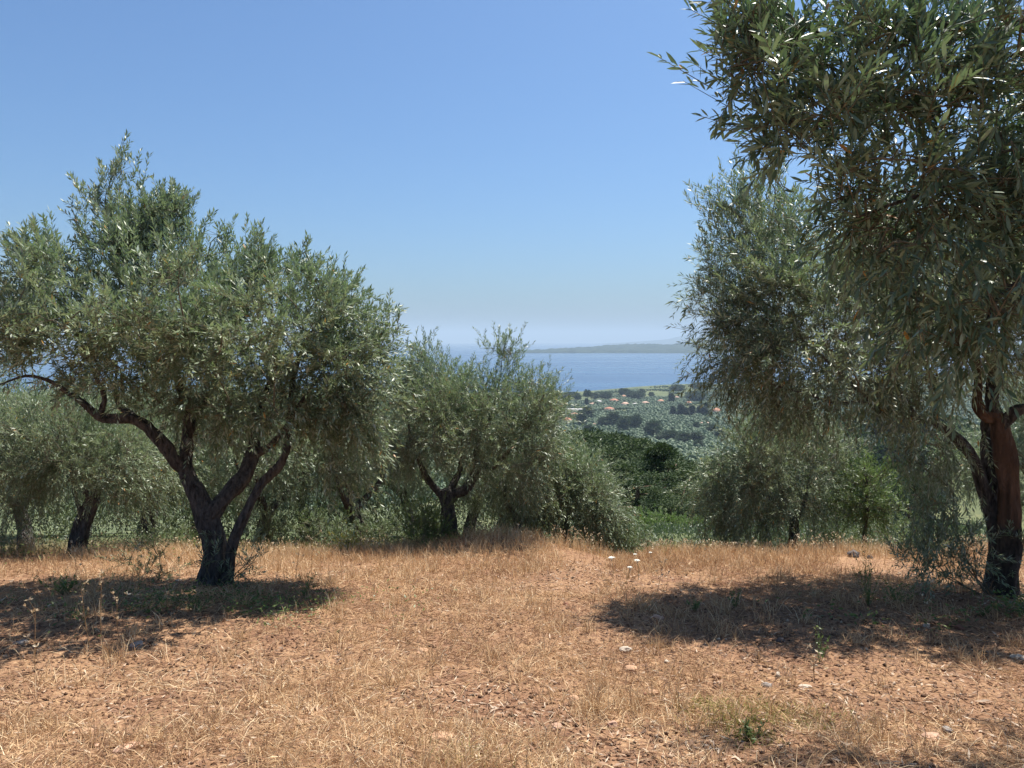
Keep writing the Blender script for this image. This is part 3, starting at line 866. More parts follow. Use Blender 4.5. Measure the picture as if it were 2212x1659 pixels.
# --- olives of the rows below the crest: three built, the rest copied
def generic_olive(seed, label):
    r = np.random.default_rng(seed)
    root = empty('olive_tree', (0, 0, 0))
    att = []
    g = Geo()
    lean = r.normal(size=2) * .12
    tp = np.array((lean[0], lean[1], .95))
    p, q = catmull([(0, 0, -.3), (0, 0, .12), tp * (.5, .5, .55) + (.05, 0, 0), tp], [.22, .16, .13, .12], .08)
    tube(g, p, q, 12, .5, seed); link('trunk', g.mesh('trunk', (0, 0, 0), True), M_BARK, root)
    for k in range(3):
        a = k * 2.1 + r.random() * .8
        e = tp + np.array((math.cos(a) * .9, math.sin(a) * .9, 1.1 + r.random() * .5))
        mdl = (tp + e) / 2 + np.array((math.cos(a) * .15, math.sin(a) * .15, -.1))
        p, q = catmull([tp - (0, 0, .06), mdl, e], [.09, .055, .015], .08)
        g = Geo(); tube(g, p, q, 8, .35, seed + k); link('limb', g.mesh('limb', (0, 0, 0), True), M_BARK, root)
        att.append(p)
    att = np.concatenate(att)
    bl = []
    for k in range(9):
        a = k * .7 + r.random(); rad = (.55 + .5 * r.random()) if k < 7 else .2
        bl.append((np.array((math.cos(a) * rad * 1.25, math.sin(a) * rad * 1.25, 1.45 + 1.25 * r.random() + (.5 if k >= 7 else 0))), np.array((.75, .75, .55))))
    gl, gt = Geo(), Geo()
    grow(r, att, bl, 140, 1900, 10, .080, .34, .16, up_low=-.9, up_top=.7, geo_leaf=gl, geo_twig=gt, leaf_w=.22, zmin=.35)
    link('branches', gt.mesh('branches'), M_TWIG, root, kind='stuff')
    link('crown', gl.mesh('crown'), M_LEAF, root, kind='stuff')
    return root
protos = [generic_olive(s, '') for s in (101, 102, 103)]
used = [False] * 3
def put_olive(k, px, d, sc, rz, label, group='olive trees of the back rows'):
    x = (px - 1106) / FPX * d
    o = protos[k] if not used[k] else copy_tree(protos[k])
    used[k] = True
    o.location = (x, d, float(height(x, d, False))); o.rotation_euler = (0, 0, rz); o.scale = (sc,) * 3
    tag(o, label, 'olive tree', group)
    return o

# the dark leaning trunk at the far left has its own shape
dL = 11.3
olive_tree('olive_tree', 'smaller olive tree with a dark leaning trunk, under the far left bough', dL,
    [('trunk', [(160, 1180, 0), (176, 1130, 0), (190, 1098, 0), (203, 1072, 0)], [40, 33, 28, 24]),
     ('limb', [(200, 1076, 0), (218, 1055, 0), (235, 1036, 0), (250, 1000, .1), (260, 950, .1)], [22, 19, 15, 10, 5]),
     ('limb', [(196, 1084, 0), (184, 1063, 0), (157, 1042, 0), (140, 1010, 0), (120, 960, 0)], [14, 12, 9, 7, 4]),
     ('limb', [(172, 1140, -.05), (173, 1111, -.08), (160, 1055, -.1), (150, 1000, -.1)], [9, 9, 8, 5])],
    [(120, 920, 110, 60, 0, 1.1), (230, 930, 90, 60, 0, 1.1), (60, 990, 90, 70, 0, 1.1), (300, 980, 80, 60, .1, 1.0), (190, 990, 100, 50, .2, 1.2), (30, 1080, 60, 60, 0, .9), (310, 1060, 60, 50, .2, .9)],
    19, 220, 2900, nleaf=10, leaf_len=.068, twig_len=.32, sigma=.15, up_low=-.8)
back = [
    (0, -110, 12.6, 1.00, .3, 'olive tree cut by the left edge of the view, behind the leaning dark trunk'),
    (1, 40, 15.5, 1.02, 1.2, 'olive tree in the second row at the far left, behind the leaning dark trunk'), (2, 300, 14.2, .98, 2.0, 'olive tree with a dark trunk seen between the leaning trunk and the big forked trunk'),
    (0, 420, 17.5, 1.05, 3.2, 'olive tree in the back row straight behind the big forked trunk'), (1, 560, 14.6, .95, 4.1, 'olive tree seen through the fork right of the big trunk'),
    (2, 660, 18.0, 1.05, 5.0, 'back row olive tree behind the slanting second stem of the big olive'), (0, 780, 15.5, .95, 5.9, 'olive tree filling the space between the big left olive and the middle olive'), (1, 880, 19.5, 1.05, .8, 'back row olive tree behind the dense green bush'),
    (2, 170, 20.0, 1.10, 1.9, None), (0, 1010, 17.0, .95, 2.7, 'olive tree straight behind the middle olive on the bank'), (1, 1120, 20.0, .80, 3.6, 'olive tree behind the slender half hidden olive'),
    
    (2, 2170, 17.0, .80, 1.1, 'olive tree in the gap behind the peeled reddish trunk'), (0, 2280, 15.0, 1.0, 2.2, 'olive tree past the right edge, behind the peeled trunk'),
    (1, -250, 16.5, 1.0, 3.0, None), (2, 2450, 17.0, 1.0, 4.0, None), (0, 300, 24.0, 1.1, 1.0, None), (1, 520, 25.0, 1.1, 2.5, None), (2, 760, 24.5, 1.1, 3.5, None)]
for k, px, d, sc, rz, lb in back:
    put_olive(k, px, d, sc, rz, lb or 'olive tree deep in the shaded rows behind, mostly hidden by nearer crowns')

# ------------------------------------------------------------------ shrubs
def shrub(px, d, w, h, n, label, mat, name='shrub', seed=0, leaf=.045, cat='shrub', group=None, base_row=None, depth=None):
    r = np.random.default_rng(seed + 400)
    x = (px - 1106) / FPX * d
    base = np.array((x, d, float(height(x, d, False))))
    root = empty(name, base)
    tag(root, label, cat, group)
    gl, gt = Geo(), Geo()
    dp = depth or w
    bl = [(base + np.array((r.uniform(-.5, .5) * w, r.uniform(-.5, .5) * dp, h * r.uniform(.3, .62))), np.array((w * .45, dp * .45, h * .38))) for _ in range(5)]
    a = base + np.stack([r.normal(size=8) * w * .15, r.normal(size=8) * w * .15, np.linspace(.0, .5, 8) * h], 1)
    grow(r, a, bl, max(12, n // 9), n, 9, leaf, min(.2, h * .45), .09, up_top=.8, up_low=.4, geo_leaf=gl, geo_twig=gt, leaf_w=.3, zmin=base[2] - .05)
    link('stems', gt.mesh('stems', base), M_TWIG, root, kind='stuff')
    link('foliage', gl.mesh('foliage', base), mat, root, kind='stuff')
    return root
g = Geo(); r_ = np.random.default_rng(440)
nb = 680
ux = r_.uniform(-.62, .62, nb); uy = r_.uniform(14.5, 25, nb)
low = ux > .07
gapc = (ux > .13) & (ux < .26)
hb = np.where(low, np.where(gapc, r_.uniform(.08, .2, nb), r_.uniform(.15, .40, nb)), r_.uniform(.8, 1.9, nb)); m_ = 70
ux = ux * uy
ii = np.repeat(np.arange(nb), m_)
q = unit(r_.normal(size=(nb * m_, 3))) * (r_.random(nb * m_) ** .4)[:, None]
O = np.stack([ux[ii] + q[:, 0] * .7, uy[ii] + q[:, 1] * .7, height(ux, uy, False)[ii] + hb[ii] * (.5 + .55 * q[:, 2])], 1)
leaves(g, O, q * .6 + (0, 0, .7) + r_.normal(size=q.shape) * .5, q + (0, 0, .8) + r_.normal(size=q.shape) * .5, .10, .03, np.clip(.5 * r_.random(nb)[ii] + .4 * r_.random(nb * m_), 0, 1))
o = link('undergrowth', g.mesh('undergrowth'), M_SCRUB, kind='stuff'); o['label'] = 'tangled grey green scrub between the back rows of olives'
dK = 10.9
shrub(905, dK, .52, .62, 420, 'dense green bush left of the middle olive trunk', M_GREEN, 'bush', 1, .04, 'bush')
shrub(700, 12.9, .75, .75, 330, 'grey green shrub below the drooping right side of the big olive', M_SHRUB, seed=2)
shrub(800, 13.2, .7, .72, 330, 'grey green shrub between the big olive and the dense green bush', M_SHRUB, seed=3)
shrub(610, 13.4, .7, .8, 300, 'leafy shrub behind the slanting second stem of the big olive', M_SHRUB, seed=4)
shrub(360, 12.2, .6, .5, 220, 'low shrub in the grass left of the big forked trunk', M_SHRUB, seed=5)
shrub(1345, 12.3, .52, .42, 240, 'low shrub under the weeping olive at the left end of the gap', M_SHRUB, seed=6)
shrub(1995, 10.6, .42, .34, 200, 'grey thistly shrub left of the hanging shoots of the peeled olive', M_SHRUB, seed=7)
shrub(1935, 12.6, .7, .55, 280, 'greyish shrub right of the slim young tree', M_SHRUB, seed=8)
shrub(1800, 12.8, .6, .5, 240, 'leafy shrub left of the slim young tree', M_SHRUB, seed=9)
shrub(1412, 24, 1.5, .6, 420, 'bright green bush in the gap, left of its middle', M_GREEN, 'bush', 10, .09, 'bush')
shrub(1475, 26, 1.6, .5, 420, 'bright green bush in the gap, next to the grey weeping olive', M_GREEN, 'bush', 11, .09, 'bush')
shrub(320, 8.6, .5, .5, 110, 'thin wispy green weed bush left of the big forked trunk', M_SHRUB, 'weed_bush', 12, .035, 'weed')
dY = 11.0
shrub(757, dY, .36, .15, 110, 'low clump of yellow flowers left of the dense green bush', M_YELLOW, 'flower_clump', 13, .03, 'flowers')

# ------------------------------------------------------------------ pines and far trees
def pine(seed, hgt, rad, kind, mat, nclump, nneed, needle):
    """unit trees standing at the origin"""
    r = np.random.default_rng(seed)
    root = empty('pine_tree', (0, 0, 0))
    g = Geo()
    bendx = r.normal() * .05 * hgt
    tt = np.array([(0, 0, -.6), (bendx * .3, 0, hgt * .35), (bendx, 0, hgt * .65), (bendx, 0, hgt * .86)])
    p, q = catmull(tt, [hgt * .032, hgt * .024, hgt * .016, hgt * .005], hgt * .06)
    tube(g, p, q, 8, .2, seed)
    if kind == 'billow':
        u = r.random(nclump)
        zc = hgt * (.22 + .72 * u ** .8)
        prof = np.sin(np.clip((zc / hgt - .12) / .9, 0, 1) * np.pi) ** .6
        rr = rad * prof * r.random(nclump) ** .35
    elif kind == 'umbrella':
        zc = hgt * (.62 + .34 * r.random(nclump))
        prof = np.sqrt(np.clip(1 - ((zc / hgt - .66) / .34) ** 2, 0, 1))
        rr = rad * prof * r.random(nclump) ** .4
    elif kind == 'cypress':
        zc = hgt * (.06 + .93 * r.random(nclump))
        prof = np.clip(1.05 - zc / hgt, 0, 1) ** .6 * np.clip(zc / hgt * 6, 0, 1) ** .5
        rr = rad * prof * r.random(nclump) ** .4
    else:   # spire: young pine
        zc = hgt * (.08 + .9 * r.random(nclump) ** .9)
        prof = np.clip(1.02 - zc / hgt, 0, 1) ** .75
        rr = rad * prof * r.random(nclump) ** .35
    a = r.random(nclump) * 2 * np.pi
    C = np.stack([np.cos(a) * rr, np.sin(a) * rr, zc], 1)
    C[:, 0] += np.interp(zc, tt[:, 2], tt[:, 0])
    # limbs out to a third of the clumps
    k = np.arange(0, nclump, 3)
    zs = np.clip(C[k, 2] - .35 * rr[k] - .03 * hgt, hgt * .1, hgt * .92)
    A = np.stack([np.interp(zs, tt[:, 2], tt[:, 0]), np.zeros(len(k)), zs], 1)
    stems(g, A, (A + C[k]) / 2 - (0, 0, .03 * hgt), C[k], hgt * .008, hgt * .003, 4)
    link('trunk', g.mesh('trunk', (0, 0, 0), True), M_PBARK, root)
    n = nclump * nneed
    kk = np.repeat(np.arange(nclump), nneed)
    cr = {'billow': .20 if nclump != 64 else .19, 'umbrella': .20, 'cypress': .22, 'spire': .17}[kind] * rad * (.6 + .8 * r.random(nclump))
    off = unit(r.normal(size=(n, 3))) * (r.random(n) ** .4 * cr[kk])[:, None] * np.array((1, 1, .7 if kind != 'cypress' else 1.5))
    O = C[kk] + off
    D = unit(unit(off) + r.normal(size=(n, 3)) * .5 + np.array((0, 0, .5)))
    N = r.normal(size=(n, 3)) + np.array((0, 0, .3))
    ct = r.random(nclump)
    tint = np.clip(.5 * ct[kk] + .45 * r.random(n), 0, 1)
    gl = Geo()
    leaves(gl, O, D, N, needle * (.7 + .6 * r.random(n)), needle * .42, tint)
    link('crown', gl.mesh('crown'), mat, root, kind='stuff')
    return root

NEARP = [pine(201, 10, 3.3, 'billow', M_PINE, 64, 330, .17), pine(202, 10, 3.0, 'billow', M_PINE, 64, 330, .17), pine(203, 10, 2.5, 'spire', M_PINE, 90, 220, .17)]
nused = [False] * 3
def put_near_pine(k, px, py, d, label, widen=1.0, rz=0):
    t = P(px, py, d)
    z0 = float(height(t[0], d, False))
    sc = max(t[2] - z0, 4.0) / 10
    o = NEARP[k] if not nused[k] else copy_tree(NEARP[k])
    nused[k] = True
    o.location = (t[0], d, z0); o.scale = (sc * widen, sc * widen, sc); o.rotation_euler = (0, 0, rz)
    tag(o, label, 'pine tree', 'pines on the slope below the grove')
for i, (k, px, py, d, w, lb) in enumerate([
    (0, 1256, 930, 72, 1.5, 'dark pine peeping over the rounded weeping olive, leftmost of the gap'),
    (1, 1300, 918, 80, 1.6, 'tallest dark pine at the upper left of the gap, below the orange roofed house'),
    (0, 1340, 934, 76, 1.6, 'pine with a rounded top stepping down right of the tallest one'),
    (1, 1375, 962, 62, 1.6, 'yellowish green pine left of the pointed pine in the gap'),
    (0, 1400, 985, 50, 1.7, 'billowy pine low in the gap beside the weeping olive crown'),
    (2, 1437, 954, 50, 1.3, 'pointed young pine standing in the middle of the gap'),
    (1, 1472, 984, 56, 1.6, 'rounded pine just right of the pointed one in the gap'),
    (0, 1505, 995, 66, 1.6, 'lower pine at the right of the gap, behind the grey weeping olive'),
    (1, 1560, 968, 70, 1.1, 'yellow green pine top above the left part of the grey weeping olive'),
    (0, 1445, 1040, 40, 1.7, 'shadowy pine low in the gap, dark at its foot'),
    (1, 1318, 926, 92, 1.6, 'far dark pine between the two highest crowns at the upper left of the gap'),
    (0, 1392, 958, 70, 1.6, 'broad dark pine behind the pointed pine, left of it'),
    (1, 1418, 1010, 46, 1.7, 'bushy dark pine at the left foot of the pointed pine'),
    (0, 1484, 1022, 48, 1.7, 'bushy dark pine at the right foot of the pointed pine'),
    (1, 1525, 978, 78, 1.6, 'dark pine at the right end of the gap, against the olive plain'),
    (1, 1836, 978, 48, 1.1, 'green pine behind the slim young tree, left of it'),
    (0, 1905, 985, 44, 1.1, 'green pine behind the slim young tree, right of it'),
    (1, 1985, 1010, 50, 1.1, 'dark pine half hidden by the hanging shoots of the peeled olive'),
    (0, 1650, 1000, 60, 1.0, 'pine hidden behind the grey weeping olive'),
    (2, 1770, 1010, 62, 1.2, 'dark pine in the notch between the grey weeping olive and the young tree')]):
    put_near_pine(k, px, py, d, lb, w, i * 1.3)

FARP = {'billow': pine(211, 10, 4.2, 'billow', M_FARPINE, 70, 40, .95), 'umbrella': pine(212, 10, 3.6, 'umbrella', M_FARPINE, 60, 40, .85),
        'cypress': pine(213, 10, 1.25, 'cypress', M_FARPINE, 60, 36, .8), 'wide': pine(214, 10, 6.5, 'billow', M_FARPINE, 90, 40, 1.1)}
FNAME = {'billow': ('pine_tree', 'pine tree'), 'umbrella': ('umbrella_pine', 'pine tree'), 'cypress': ('cypress_tree', 'cypress'), 'wide': ('broad_tree', 'tree')}
fused = {}
def Z4(zx, zy):
    return 1061.8 + zx * .24, 690.1 + zy * .24
def put_far(kind, zx, ztop, zbase, label, half=None):
    px, pb = Z4(zx, zbase); _, pt = Z4(zx, ztop)
    g = ground_hit(px, pb)
    t = P(px, pt, g[1])
    sc = max(t[2] - g[2], 2.0) / 10
    if kind in fused:
        o = copy_tree(FARP[kind]); o.name = FNAME[kind][0]
    else:
        o = FARP[kind]; o.name = FNAME[kind][0]; fused[kind] = 1
    base_r = {'billow': 4.2, 'umbrella': 3.6, 'cypress': 1.25, 'wide': 6.5}[kind]
    w = sc if half is None else (half * 1.15 * .24 / FPX * g[1]) / base_r
    o.location = g; o.scale = (w, w, sc); o.rotation_euler = (0, 0, zx * .37)
    tag(o, label, FNAME[kind][1], 'trees of the coastal plain')
for a in [
    ('umbrella', 862, 636, 780, 'tall flat topped pine by the shore, on a bare trunk', 32),
    ('wide', 650, 668, 728, 'dark rounded tree at the left end of the shore line', 60),
    ('wide', 725, 655, 735, 'broad dark tree mass on the shore left of the flat topped pine', 75),
    ('umbrella', 760, 675, 790, 'small umbrella pine below the broad shore trees', 38),
    ('billow', 930, 662, 730, 'dark tree on the shore just right of the flat topped pine', 38),
    ('wide', 1020, 655, 728, 'round green tree on the shore above the red roofed house', 55),
    ('cypress', 858, 712, 785, 'thin cypress beside the trunk of the flat topped pine', 18),
    ('wide', 1187, 622, 692, 'round dark tree standing against the sea, left of two', 48),
    ('billow', 1260, 645, 712, 'green tree between the two round ones against the sea', 45),
    ('wide', 1320, 650, 725, 'broad green tree on the shore behind the small white house', 55),
    ('billow', 1356, 625, 680, 'small dark tree standing against the sea, right of two', 32),
    ('billow', 1440, 655, 705, 'small round tree at the edge of the terraced field', 24),
    ('wide', 1665, 588, 658, 'dark round tree alone on the headland above the terraces', 60),
    ('wide', 1885, 568, 645, 'large wooded clump on the headland beside the right hand olive leaves', 95),
    ('wide', 1835, 650, 750, 'large round bluish green tree below the headland', 80),
    ('cypress', 1622, 665, 752, 'dark cypress at the foot of the terraced field', 28),
    ('cypress', 1636, 782, 872, 'pair shaped dark cypress, first of the cypress group on the right', 28),
    ('cypress', 1708, 765, 878, 'tallest dark cypress of the group in the olive plain', 32),
    ('cypress', 1745, 795, 878, 'cypress in the middle of the cypress group', 28),
    ('cypress', 1798, 778, 868, 'broader cypress at the right of the cypress group', 34),
    ('cypress', 1868, 778, 864, 'cypress nearest to the hanging olive leaves, slim', 26),
    ('cypress', 1905, 785, 866, 'second cypress beside the hanging olive leaves, wider', 42),
    ('cypress', 1930, 755, 860, 'tall cypress touching the hanging olive leaves', 20),
    ('billow', 815, 835, 960, 'dark pine below the orange roofed house, standing alone', 50),
    ('billow', 865, 785, 900, 'dark pine right of the long white building', 55),
    ('wide', 560, 750, 830, 'dark tree beside the middle olive crown, upper one', 50),
    ('wide', 580, 815, 925, 'dark tree beside the middle olive crown, lower one', 65),
    ('billow', 870, 950, 1040, 'dark pine under the brownish roof', 42),
    ('billow', 1008, 878, 968, 'dark pine at the left end of the pine row in the olive plain', 55),
    ('billow', 1098, 838, 965, 'tall dark pine second from the left of the pine row in the plain', 62),
    ('billow', 1190, 885, 1020, 'dark pine in front of the brownish one in the plain', 52),
    ('wide', 1238, 872, 985, 'brownish green broad tree in the pine row of the plain', 70),
    ('billow', 1300, 858, 985, 'dark pine at the right end of the pine row in the plain', 45),
    ('billow', 1448, 918, 1065, 'bulky dark pine standing alone in the olive plain', 68),
    ('wide', 1600, 1000, 1105, 'broad pine at the left of the lower pine belt', 75),
    ('wide', 1530, 1035, 1100, 'small reddish green tree between the lone pine and the lower belt', 55),
    ('billow', 1735, 1020, 1125, 'pine in the middle of the lower pine belt', 62),
    ('billow', 1850, 1015, 1120, 'pine at the right end of the lower pine belt', 68),
    ('billow', 1866, 1085, 1160, 'small dark pine just below the lower pine belt', 36),
    ('billow', 1840, 925, 985, 'small round tree beside the long pale roofed building', 28),
    ('billow', 1985, 945, 1030, 'dark tree seen under the hanging olive leaves', 40),
    ('billow', 2060, 985, 1080, 'dark tree near the bare strip of earth in the plain', 50)]:
    put_far(*a)
# wooded ridge far to the right
for i, (px, py, d, w) in enumerate([(1800, 905, 262, 1.0), (1830, 898, 275, 1.2), (1862, 890, 285, 1.2), (1895, 886, 280, 1.2), (1930, 888, 285, 1.2), (1962, 890, 275, 1.2), (1995, 895, 280, 1.2), (2030, 900, 270, 1.2),
                                    (1815, 940, 235, 1.1), (1850, 935, 240, 1.2), (1885, 930, 245, 1.2), (1920, 932, 240, 1.2), (1955, 935, 245, 1.2), (1990, 938, 240, 1.2), (2060, 905, 275, 1.2)]):
    t = P(px, py, d); z0 = float(height(t[0], d, False))
    o = copy_tree(FARP['wide']); o.name = 'pine_tree'
    sc = min(max(t[2] - z0, 7), 15) / 10
    o.location = (t[0], d, z0); o.scale = (sc * w,) * 2 + (sc,); o.rotation_euler = (0, 0, i * 1.1)
    tag(o, 'dark bluish pine in the upper row of the wooded ridge under the right hand boughs' if i < 8 or i == 14 else 'dark bluish pine in the lower row of the wooded ridge under the right hand boughs', 'pine tree',
        'upper pines on the wooded ridge' if i < 8 or i == 14 else 'lower pines on the wooded ridge')

# ------------------------------------------------------------------ houses
def house(zx, zbase, zw, zh, wall, roof, label, cat='house', depth=None, flat=False, name='house', nwin=3):
    px, py = Z4(zx, zbase)
    g = ground_hit(px, py)
    k = .24 / FPX * g[1]
    w = zw * k; h = zh * k; dp = depth or min(w * .75, 9.0)
    root = empty(name, g, (zx % 7 - 3) * .06)
    tag(root, label, cat, 'houses of the coastal village')
    hw = h * (.80 if flat else .56)
    def box(x0, x1, y0, y1, z0, z1):
        v = np.array([(x, y, z) for z in (z0, z1) for y in (y0, y1) for x in (x0, x1)])
        return v, np.array([(0, 2, 3, 1), (4, 5, 7, 6), (0, 1, 5, 4), (2, 6, 7, 3), (0, 4, 6, 2), (1, 3, 7, 5)])
    ge = Geo(); ge.add(*box(-w / 2, w / 2, 0, dp, -1.0, hw)); link('wall', ge.mesh('wall'), M_WALLS[wall], root)
    ge = Geo(); e = .45
    if flat:
        ge.add(*box(-w / 2 - e, w / 2 + e, -e, dp + e, hw, hw + h * .2))
    else:
        rl = max(w / 2 - dp / 2, w * .12)
        v = np.array([(-w / 2 - e, -e, hw), (w / 2 + e, -e, hw), (w / 2 + e, dp + e, hw), (-w / 2 - e, dp + e, hw),
                      (-w / 2 - e, -e, hw + .2), (w / 2 + e, -e, hw + .2), (w / 2 + e, dp + e, hw + .2), (-w / 2 - e, dp + e, hw + .2),
                      (-rl, dp / 2, h), (rl, dp / 2, h)])
        ge.add(v, np.array([(0, 3, 2, 1), (0, 1, 5, 4), (1, 2, 6, 5), (2, 3, 7, 6), (3, 0, 4, 7), (4, 5, 9, 8), (6, 7, 8, 9)]))
        ge.F.setdefault(3, []).append(np.array([(5, 6, 9), (7, 4, 8)]))
    rf = link('roof', ge.mesh('roof'), M_ROOFS[roof], root)
    if not flat:
        ge = Geo(); ge.add(*box(rl * .3, rl * .3 + .8, dp * .5 - .4, dp * .5 + .4, h * .9, h * 1.12)); link('chimney', ge.mesh('chimney'), M_WALLS[wall], rf)
    for i in range(nwin):
        cx = -w / 2 + w * (i + .5) / nwin
        dr = (i == nwin // 2)
        ge = Geo(); ge.add(*box(cx - .55, cx + .55, -.06, .1, .15 if dr else hw * .35, hw * .78))
        link('door' if dr else 'window', ge.mesh('window'), M_PANE, root)
for a in [
    (1112, 748, 72, 34, 'cream', 'red', 'red roofed house on the shore below the round green tree'),
    (1070, 822, 78, 32, 'cream', 'red', 'long low red roofed house alone among the olives'),
    (680, 938, 74, 56, 'white', 'red', 'bright red roofed house with a white side wall, nearest of the village'),
    (742, 875, 72, 34, 'cream', 'orange', 'low orange roofed house below the long white building'),
    (655, 782, 64, 30, 'cream', 'pale', 'pale roofed house above the long white building'),
    (1205, 782, 66, 38, 'white', 'pale', 'white house right of the red roofed shore house'),
    (1388, 766, 62, 28, 'pink', 'pale', 'pinkish house in the grove left of the terraces'),
    (1528, 754, 56, 34, 'white', 'orange', 'small house with an orange roof and white wall by the dark cypress'),
    (1672, 716, 40, 26, 'cream', 'pale', 'small pale house in the terraced field'),
    (1782, 766, 46, 30, 'pink', 'orange', 'small reddish house below the round bluish tree'),
    (968, 754, 52, 28, 'white', 'grey', 'white and grey house left of the red roofed shore house'),
    (915, 774, 52, 24, 'stone', 'pale', 'stone house just right of the thin cypress'),
    (930, 972, 46, 36, 'cream', 'orange', 'brownish roof showing above the front pines'),
    (1192, 706, 40, 26, 'cream', 'orange', 'tiny orange roof under the round tree against the sea'),
    (1034, 790, 60, 22, 'pink', 'pale', 'pinkish low house above the lone red roofed one'),
    (628, 738, 44, 24, 'white', 'grey', 'pale house at the left end of the shore'),
    (1300, 772, 56, 20, 'stone', 'grey', 'flat grey house between the white house and the pinkish one'),
    (2030, 850, 70, 54, 'pink', 'orange', 'pink walled house glimpsed through the hanging olive leaves')]:
    house(*a)
house(724, 834, 190, 26, 'white', 'grey', 'long white flat roofed building in the village', 'building', 12, True, 'long_building', 6)
house(1912, 952, 82, 22, 'cream', 'pale', 'long pale roofed building alone in the right part of the plain', 'building', 8, True, 'long_building', 4)
# villas on the far spit, a pixel or two each
for i, (zx, zy) in enumerate([(975, 268), (1405, 280), (1450, 290), (1520, 284), (690, 290), (1250, 262), (1640, 276), (1560, 262)]):
    px, py = Z4(zx, zy)
    d = 5990 + 40 * (i % 3) + (400 if zy < 275 else 0)
    t = P(px, py, d)
    v = np.array([(x, y, z) for z in (-14, 5) for y in (0, 12) for x in (-9, 9)], float)
    g_ = Geo(); g_.add(v, np.array([(0, 2, 3, 1), (4, 5, 7, 6), (0, 1, 5, 4), (2, 6, 7, 3), (0, 4, 6, 2), (1, 3, 7, 5)]))
    o = empty('house', t); link('wall', g_.mesh('wall'), M_WALLS['white'], o)
    v2 = np.array([(-10, -1, 5.0), (10, -1, 5.0), (10, 13, 5.0), (-10, 13, 5.0), (-4, 6, 8.5), (4, 6, 8.5)])
    g_ = Geo(); g_.add(v2, np.array([(0, 3, 2, 1), (0, 1, 5, 4), (2, 3, 4, 5)])); g_.F.setdefault(3, []).append(np.array([(1, 2, 5), (3, 0, 4)]))
    link('roof', g_.mesh('roof'), M_ROOFS['pale'], o)
    tag(o, 'tiny whitish house among the trees of the far wooded spit', 'house', 'houses on the far spit')

